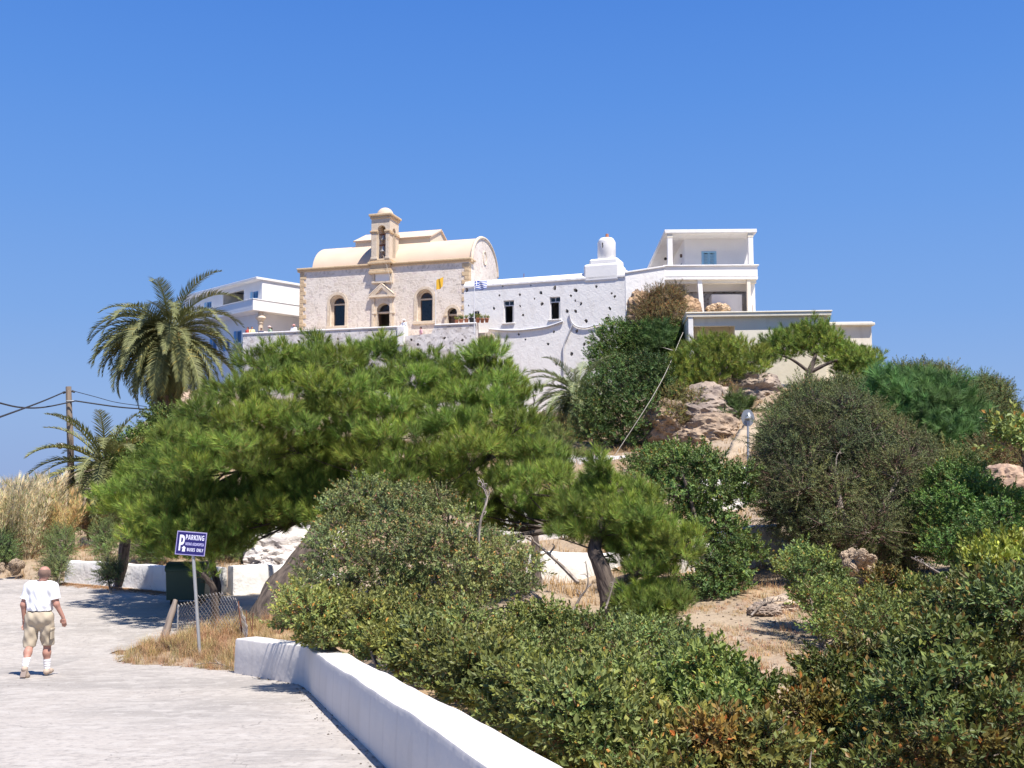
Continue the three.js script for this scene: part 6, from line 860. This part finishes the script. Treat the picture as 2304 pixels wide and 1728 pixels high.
tourist('person in white with a pink cap near the church corner', 652, .7, 1.72, 3.0, [.80, .80, .82], [.35, .35, .4], [.62, .33, .30], { hat: true });
tourist('person in white with a white hat at the pillar before the church door', 896.5, 1.2, 1.78, 2.4, [.80, .80, .82], [.3, .3, .35], [.8, .8, .8], { hat: true, arm: true });
{ const t = tourist('dark haired person in pink bending on the stairs right of the pillar', 937, 1.0, 1.6, 2.0, [.62, .36, .40], [.3, .3, .4], [.04, .03, .03]); t.position.y -= .55; }
// ---- parking sign
{
  const base = at(451, 1484, 19); base.y = groundY(base.x, 19) - .1; const top = at(432, 1205, 19), g = thing('parking_sign', 'blue parking sign for buses on a leaning grey post', 'sign', base), T0 = top.clone().sub(base);
  part('post', tube([[v3(0, 0, 0), .03], [T0, .03]], 10, 1), M.galv, g);
  const cv = document.createElement('canvas'); cv.width = 512; cv.height = 410; const x = cv.getContext('2d');
  x.fillStyle = '#1c1763'; x.fillRect(0, 0, 512, 410); x.strokeStyle = '#9a93c4'; x.lineWidth = 16; x.strokeRect(6, 6, 500, 398); x.fillStyle = '#e6e6f6';
  const fit = (t, f, px, y, w, h) => { x.save(); x.font = f; const m = x.measureText(t).width; x.translate(px, y); x.scale(w / m, 1); x.fillText(t, 0, 0); x.restore(); };
  fit('P', 'bold 390px sans-serif', 34, 340, 118, 300); fit('PARKING', 'bold 122px sans-serif', 150, 140, 330, 90); x.fillStyle = '#c5c2ea'; fit('ΜΟΝΟ ΛΕΩΦΟΡΕΙΑ', 'bold 70px sans-serif', 160, 238, 322, 60); x.fillStyle = '#e6e6f6'; fit('BUSES', 'bold 78px sans-serif', 196, 340, 142, 60); fit('ONLY', 'bold 78px sans-serif', 362, 340, 118, 60);
  x.beginPath(); x.moveTo(142, 250); x.lineTo(184, 296); x.lineTo(162, 296); x.lineTo(170, 352); x.lineTo(114, 352); x.lineTo(122, 296); x.lineTo(100, 296); x.closePath(); x.fill();
  const t = new THREE.CanvasTexture(cv); t.colorSpace = THREE.SRGBColorSpace; t.anisotropy = 4; const c = at(430, 1223, 18.95).sub(base), w = .53, h = .425, pg = new THREE.PlaneGeometry(w, h); pg.translate(0, 0, .014); const grp = new THREE.Group(); grp.name = 'sign_panel'; grp.position.copy(c); grp.rotation.set(0, .12, -.085); g.add(grp);
  part('plate', new RoundedBoxGeometry(w + .006, h + .006, .02, 2, .006), mat({ color: col(.30, .29, .36), roughness: .5 }), grp); part('lettering', pg, mat({ map: t, roughness: .5 }), grp);
  part('clamp', box(T0.x - .06, c.y - .05, T0.z - .02, T0.x + .02, c.y - .01, T0.z + .04, .005), M.galv, g);
}
// ---- wire mesh fence round the sapling, with stakes
{
  const base = gp(470, 1410, 22.4), g = thing('wire_mesh_fence', 'sagging chain-link fence panel around the sapling in the dry grass', 'fence', base);
  const path = [[402, 22.6, .74], [430, 22.2, .78], [470, 21.9, .8], [505, 21.6, .74], [535, 21.3, .52], [555, 20.6, .34], [548, 19.6, .3], [530, 18.9, .26]].map(([px, d, h]) => { const p = gp(px, 1400, d); return [p.sub(base), h]; });
  const cv = new THREE.CatmullRomCurve3(path.map(p => p[0])), H = u => { const s = u * (path.length - 1), k = Math.min(path.length - 2, Math.floor(s)); return lerp(path[k][1], path[k + 1][1], s - k); }, L = cv.getLength(), cell = .115, n = Math.round(L / cell), wires = [];
  const pt = (i, j) => { const u = clamp(i / n, 0, 1), p = cv.getPointAt(u), y = j * cell * .9; p.y += y; p.x += .06 * Math.sin(u * 9) * y * 2; p.z += .16 * y * Math.sin(u * 6 + 1); return p; };
  for (let i = 0; i < n; i++) { const rows = Math.round(H(i / n) / (cell * .9)), pts = []; for (let j = 0; j <= rows; j++) { const p = pt(i + (j % 2 ? .5 : -.5) + .5, j); pts.push([p,   .0065]); } if (pts.length > 2) wires.push(tube(pts, 3, 1)); }
  for (let i = 0; i < n; i++) { const rows = Math.round(H(i / n) / (cell * .9)), pts = []; for (let j = 0; j <= rows; j++) { const p = pt(i + (j % 2 ? -.5 : .5) + .5, j); p.z += .004; pts.push([p,   .0065]); } if (pts.length > 2) wires.push(tube(pts, 3, 1)); }
  const m = part('wire_mesh', wires, mat({ color: col(.42, .40, .40), roughness: .5, metalness: .4 }), g); m.userData.kind = 'stuff';
  const post = (px, d, y1, lean, r0, mm) => { const p = gp(px, 1400, d).sub(base); part('stake', tube([[p.clone().add(v3(0, -.1, 0)), r0], [p.clone().add(v3(lean, y1, 0)), r0 * .85]], 6, 1), mm, g); };
  post(400, 22.7, .68, 0, .022, M.galv); post(548, 21, .75, -.12, .016, M.rust); post(556, 20.9, .6, -.02, .012, M.rust); post(566, 20.8, .58, .03, .012, M.rust); post(575, 20.8, .5, -.12, .01, M.rust);
}
{ const b = gp(362, 1430, 21.2), t = at(395, 1350, 21.6); const m = part('wooden_stake', tube([[v3(0, -.15, 0), .09], [t.clone().sub(b).multiplyScalar(.5).add(v3(.02, 0, 0)), .075], [t.sub(b), .05]], 7, 4, .25), M.greyWood); m.position.copy(b); tag(m, 'weathered leaning wooden stump left of the wire fence', 'stump'); }
// ---- waste container in the shade
{
  const b = gp(424, 1346, 28.9), g = thing('waste_bin', 'dark green wheeled waste bin in the shade under the pines', 'waste bin', b, .1), w = 1.05, h = 1.12, d = .85;
  const s = shape([[-w * .46, .18], [w * .46, .18], [w * .5, h * .86], [-w * .5, h * .86]]), q = new THREE.ExtrudeGeometry(s, { depth: d, bevelEnabled: true, bevelSize: .02, bevelThickness: .02, bevelSegments: 2 }); q.translate(0, 0, -d / 2); part('body', q, M.bin, g);
  const lid = new THREE.CylinderGeometry(d / 2 + .05, d / 2 + .05, w + .08, 20, 1, false, 0, Math.PI); lid.rotateZ(Math.PI / 2); lid.scale(1, .42, 1); lid.translate(0, h * .87, 0); part('lid', lid, M.bin, g); part('rim', box(-w * .53, h * .83, -d / 2 - .05, w * .53, h * .88, d / 2 + .06, .015), M.bin, g);
  for (const sx of [-1, 1]) for (const sz of [-1, 1]) { const c = new THREE.CylinderGeometry(.09, .09, .06, 16); c.rotateZ(Math.PI / 2); c.translate(sx * w * .36, .09, sz * d * .36); const wh = part('wheel', c, M.rubber, g); part('wheel_fork', box(sx * w * .36 - .04, .1, sz * d * .36 - .03, sx * w * .36 + .04, .2, sz * d * .36 + .03, .01), M.galv, wh); }
}
// ---- utility pole with lamp and cables
{
  const d = 45, top = at(154, 870, d), b = gp(159, 1262, d), g = thing('utility_pole', 'brown wooden utility pole with a small street lamp on its left', 'utility pole', b), t = top.clone().sub(b);
  part('pole', tube([[v3(0, -.4, 0), .17], [t.clone().multiplyScalar(.5).add(v3(.05, 0, 0)), .145], [t, .12]], 10, 4, .05), M.wood, g);
  const P = (px, py) => at(px, py, d - .25).sub(b); part('pole_band', [tube([[P(150, 902), .03], [P(166, 902), .03]], 6, 1), tube([[P(150, 946), .03], [P(160, 946), .03]], 6, 1)], M.galv, g);
  part('insulator', [tube([[P(147, 882), .05], [P(142, 884), .06]], 6, 1), tube([[P(162, 880), .06], [P(168, 882), .05]], 6, 1)], M.cable, g);
  const lp = part('lamp_arm', tube([[P(155, 1008), .03], [P(147, 1003), .03], [P(142, 1001), .03]], 6, 3), M.galv, g); const lh = new RoundedBoxGeometry(.32, .17, .24, 3, .06); const lq = P(135, 1001); lh.translate(lq.x, lq.y, lq.z); part('lamp_head', lh, M.frameWhite, lp); const lg = new THREE.SphereGeometry(.13, 12, 8, 0, Math.PI * 2, Math.PI / 2, Math.PI / 2); lg.translate(lq.x, lq.y - .05, lq.z); part('lamp_lens', lg, M.metal, lp);
  const wire = (label, pts, r, nm = 'power_cable') => { const w = part(nm, tube(pts.map(p => [at(...p), r]), 5, 8), M.cable); tag(w, label, 'cable'); };
  wire('upper black power cable running left from the pole top', [[145, 882, 44.7], [90, 905, 38], [0, 938, 30], [-120, 980, 24]], .03);
  wire('lower black power cable sagging left from the pole', [[170, 902, 44.7], [100, 916, 40], [50, 917, 36], [0, 907, 32], [-120, 870, 26]], .03);
  wire('black power cable running right from the pole behind the palm', [[170, 902, 44.7], [260, 915, 46], [340, 922, 49], [420, 935, 54]], .032);
  wire('thin wire from the pole top toward the palm', [[166, 880, 45], [215, 893, 46.5], [260, 905, 48], [330, 915, 50]], .016);
}
// ---- street lamp with round reflector on the slope
{
  const d = 40, b = gp(1684, 1130, d), top = at(1683, 948, d), g = thing('street_lamp', 'grey street lamp with a round backed head beside the sloping path', 'street lamp', b); const t = top.clone().sub(b);
  part('pole', tube([[v3(0, -.2, 0), .05], [t, .045]], 10, 1), M.galv, g);
  const disc = new THREE.CylinderGeometry(.25, .25, .05, 28); disc.rotateX(Math.PI / 2); disc.scale(1, 1.35, 1); const c = at(1684, 940, d).sub(b); disc.translate(c.x, c.y, c.z - .12); part('reflector', disc, M.metal, g);
  const bell = new THREE.LatheGeometry([[.001, .2], [.05, .19], [.1, .08], [.14, -.02], [.13, -.06], [.001, -.06]].map(p => new THREE.Vector2(...p)), 16); bell.translate(c.x, c.y, c.z + .04); part('lamp_head', bell, M.galv, g);
}
// ---- cables over the slope
{
  const w = part('guy_cable', tube([[at(1537, 748, 65.5), .02], [at(1470, 890, 52.4), .018], [at(1384, 1024, 50.6), .018]], 5, 8), mat({ color: col(.42, .38, .32) })); tag(w, 'pale cable slanting from the beige porch down to the white parapet block', 'cable');
  const w2 = part('guy_cable', tube([[at(1330, 740, 76), .025], [at(1420, 762, 72), .025], [at(1520, 790, 66), .025]], 4, 6), mat({ color: col(.45, .42, .38) })); tag(w2, 'thin pale cable across the cliff bushes from the big white wall', 'cable');
}
// ---- flags
function flag(label, pole, px, y0, y1, back, fx, fy0, fy1, m, seed) {
  const f = TW, a = f.uv(px, y1, back), b = f.uv(px, y0, back), P = f.point(a[0], a[1], -back), g = thing('flagpole', label + ' flying pole', 'flagpole', P, f.turn); tag(g, pole, 'flagpole'); part('pole', tube([[v3(0, -.3, 0), .035], [v3(0, b[1] - a[1], 0), .028]], 8, 1), M.frameWhite, g);
  const w = f.uv(fx, fy0, back)[0] - a[0], ya = f.uv(px, fy1, back)[1] - a[1], yb = f.uv(px, fy0, back)[1] - a[1], pg = new THREE.PlaneGeometry(1, 1, 16, 8), p = pg.attributes.position; for (let i = 0; i < p.count; i++) { const u = p.getX(i) + .5, v = p.getY(i) + .5; p.setXYZ(i, u * w, lerp(ya, yb, v) + seed[0] * u + .05 * Math.sin(u * 7), u * (.12 * Math.sin(u * 9 + v * 2) - .25 * u)); } pg.computeVertexNormals();
  const fl = part('flag', pg, m); fl.position.copy(P); fl.rotation.y = f.turn; tag(fl, label, 'flag');
}
flag('yellow flag flying before the church window', 'white flagpole carrying the yellow flag on the terrace', 980, 624, 742, .3, 994, 632, 655, new THREE.MeshPhysicalMaterial({ color: col(.72, .42, .02), roughness: .8, side: THREE.DoubleSide, transmission: .3, thickness: 0 }), [.35]);
{
  const cv = document.createElement('canvas'); cv.width = 270; cv.height = 180; const x = cv.getContext('2d'); x.fillStyle = '#f2f2f2'; x.fillRect(0, 0, 270, 180); x.fillStyle = '#2a4fae'; for (let i = 0; i < 9; i += 2) x.fillRect(0, i * 20, 270, 20); x.fillRect(0, 0, 100, 100); x.fillStyle = '#f2f2f2'; x.fillRect(40, 0, 20, 100); x.fillRect(0, 40, 100, 20);
  const t = new THREE.CanvasTexture(cv); t.colorSpace = THREE.SRGBColorSpace; flag('blue and white striped flag at the corner of the white building', 'white flagpole carrying the blue and white flag', 1067, 627, 742, -4.5, 1093, 634, 652, new THREE.MeshPhysicalMaterial({ map: t, roughness: .8, side: THREE.DoubleSide, transmission: .25, thickness: 0 }), [.08]);
}
// ---- flower pots on the terrace parapet
{
  const where = ['leftmost', 'second', 'third', 'fourth', 'fifth', 'sixth', 'rightmost'];
  [[1025, .9, 1], [1035, 1, 0], [1047, 1.05, 1], [1059, 1.25, 0], [1073, 1.1, 1], [1083, 1, 1], [1093, 1, 1]].forEach(([px, s, k], i) => {
    const q = TW.uv(px, 735), P = TW.point(Math.min(q[0], TW.uv(1072, 735)[0] + .2 + (i > 4 ? (i - 4) * .35 : 0)), TERR + .12 - TW.o.y, -.25); if (i > 4) P.y -= .02; const g = thing('flower_pot', where[i] + ' of the row of potted plants on the terrace parapet', 'flower pot', P, 0, 'potted plants on the terrace parapet');
    const pot = new THREE.LatheGeometry([[.001, 0], [.12, 0], [.17, .26], [.19, .27], [.19, .33], [.16, .33], [.15, .28], [.001, .27]].map(p => new THREE.Vector2(p[0] * s, p[1] * s)), 16); part('pot', pot, i === 3 ? M.dark : M.terracotta, g);
    const it = [], r = rng(70 + i), im = new THREE.InstancedMesh(KIND.carob.geo[i % 3], F_.leaf, 26); for (let j = 0; j < 26; j++) { const a = r() * 6.28; _q.setFromUnitVectors(UPY, v3(Math.cos(a) * .8, .5 + r(), Math.sin(a) * .8).normalize()); im.setMatrixAt(j, _m.compose(v3(Math.cos(a) * .12 * r(), (.3 + .22 * r()) * s, Math.sin(a) * .12 * r()), _q, v3(1, 1, 1).multiplyScalar(1.1 * s))); im.setColorAt(j, k ? col(1.3, 1.2, .8) : col(.6, .8, .7)); } im.name = 'leaves'; im.userData.kind = 'stuff'; shade(im); g.add(im);
  });
}
// ---- dead branches and sticks
function deadBranch(label, pts, r0, r1, seed, n = 8) { const r = rng(seed), P = pts.map(p => at(...p)), b = P[0].clone(), cu = new THREE.CatmullRomCurve3(P.map(p => p.clone().sub(b))), l = [tube(P.map((p, i) => [p.clone().sub(b), lerp(r0, r1, i / (P.length - 1))]), 6, 5, .15)], len = cu.getLength(); for (let i = 0; i < n; i++) { const t = .25 + .75 * r(), a = cu.getPoint(t), e = a.clone().add(v3((r() - .5), r() * .8 - .2, (r() - .5)).multiplyScalar(len * .28)), m = a.clone().lerp(e, .5).add(v3((r() - .5) * .08 * len, .03 * len, 0)); l.push(tube([[a, r1 * 1.2], [m, r1 * .8], [e, r1 * .35]], 4, 3)); } const m = part('dead_branch', l, M.paleBark); m.position.copy(b); tag(m, label, 'branch'); }
deadBranch('thin dark branch propped diagonally against the white wall under the pine', [[1300, 1310, 21.4], [1255, 1265, 22], [1205, 1222, 22.6], [1180, 1208, 23]], .05, .02, 1, 6);
deadBranch('bare grey stick standing below the small pine', [[1362, 1370, 18.2], [1372, 1340, 18.3], [1382, 1300, 18.4]], .022, .008, 2, 3);
deadBranch('bare forked dead branch rising before the white wall', [[1288, 1380, 17.6], [1305, 1345, 17.7], [1322, 1320, 17.7], [1318, 1262, 17.9]], .03, .008, 3, 9);
deadBranch('bare curved pale branch against the dark pine crown', [[1075, 1260, 16.5], [1080, 1180, 16.6], [1096, 1115, 16.8], [1080, 1080, 16.9]], .03, .01, 4, 10);
deadBranch('tangle of grey dead twigs under the olive at right', [[2130, 1300, 20.5], [2080, 1270, 20.8], [2050, 1255, 21]], .03, .008, 5, 16);
deadBranch('white dead stick poking out of the bottom right shrub', [[1822, 1740, 8.2], [1823, 1710, 8.25], [1826, 1690, 8.3]], .008, .004, 6, 0);
deadBranch('dry brushwood on the grey stones above the dry grass', [[1690, 1385, 22.8], [1720, 1358, 23], [1770, 1350, 23.2]], .03, .008, 7, 18);
deadBranch('long twig lying at the end of the roadside wall', [[440, 1495, 18.2], [480, 1492, 18.1], [530, 1505, 17.8]], .012, .006, 8, 4);
// pebbles along the foot of the road wall
{ const r = rng(61), ge = rockGeo(1, 44, [1.2, .7, 1], [.50, .44, .38], .5, 2), l = []; for (let i = 0; i < 260; i++) { const d = lerp(7, 17.2, Math.sqrt(r())), x = d < 15.5 ? lerp(-.95, -3.05, (d - 8.45) / 7.05) : lerp(-3.05, -4.4, (d - 15.5) / 1.8); l.push({ p: v3(x - r() * r() * .35, roadY(d) + .004, -d), ry: r() * 6, s: .004 + .013 * r() * r() * r() }); } instanced('gravel', [ge], [M.rock], l, 'small gravel along the foot of the roadside wall'); }

// pale stones and litter on the dry clearing
{ const r = rng(63), ge = [rockGeo(1, 45, [1.3, .6, 1], [.62, .54, .45], .5, 2), rockGeo(1, 46, [1, .7, 1.1], [.50, .40, .31], .5, 2)], l = []; for (let i = 0; i < 1500; i++) { const x = lerp(2.5, 9.8, r()), d = lerp(14, 26, r()), s = .012 + .045 * r() * r() * r(); l.push({ p: v3(x, groundY(x, d) + s * .2, -d), ry: r() * 6, s }); } instanced('gravel', ge, [M.rock], l, 'pale gravel strewn over the dry clearing'); }
renderer.render(scene, camera);
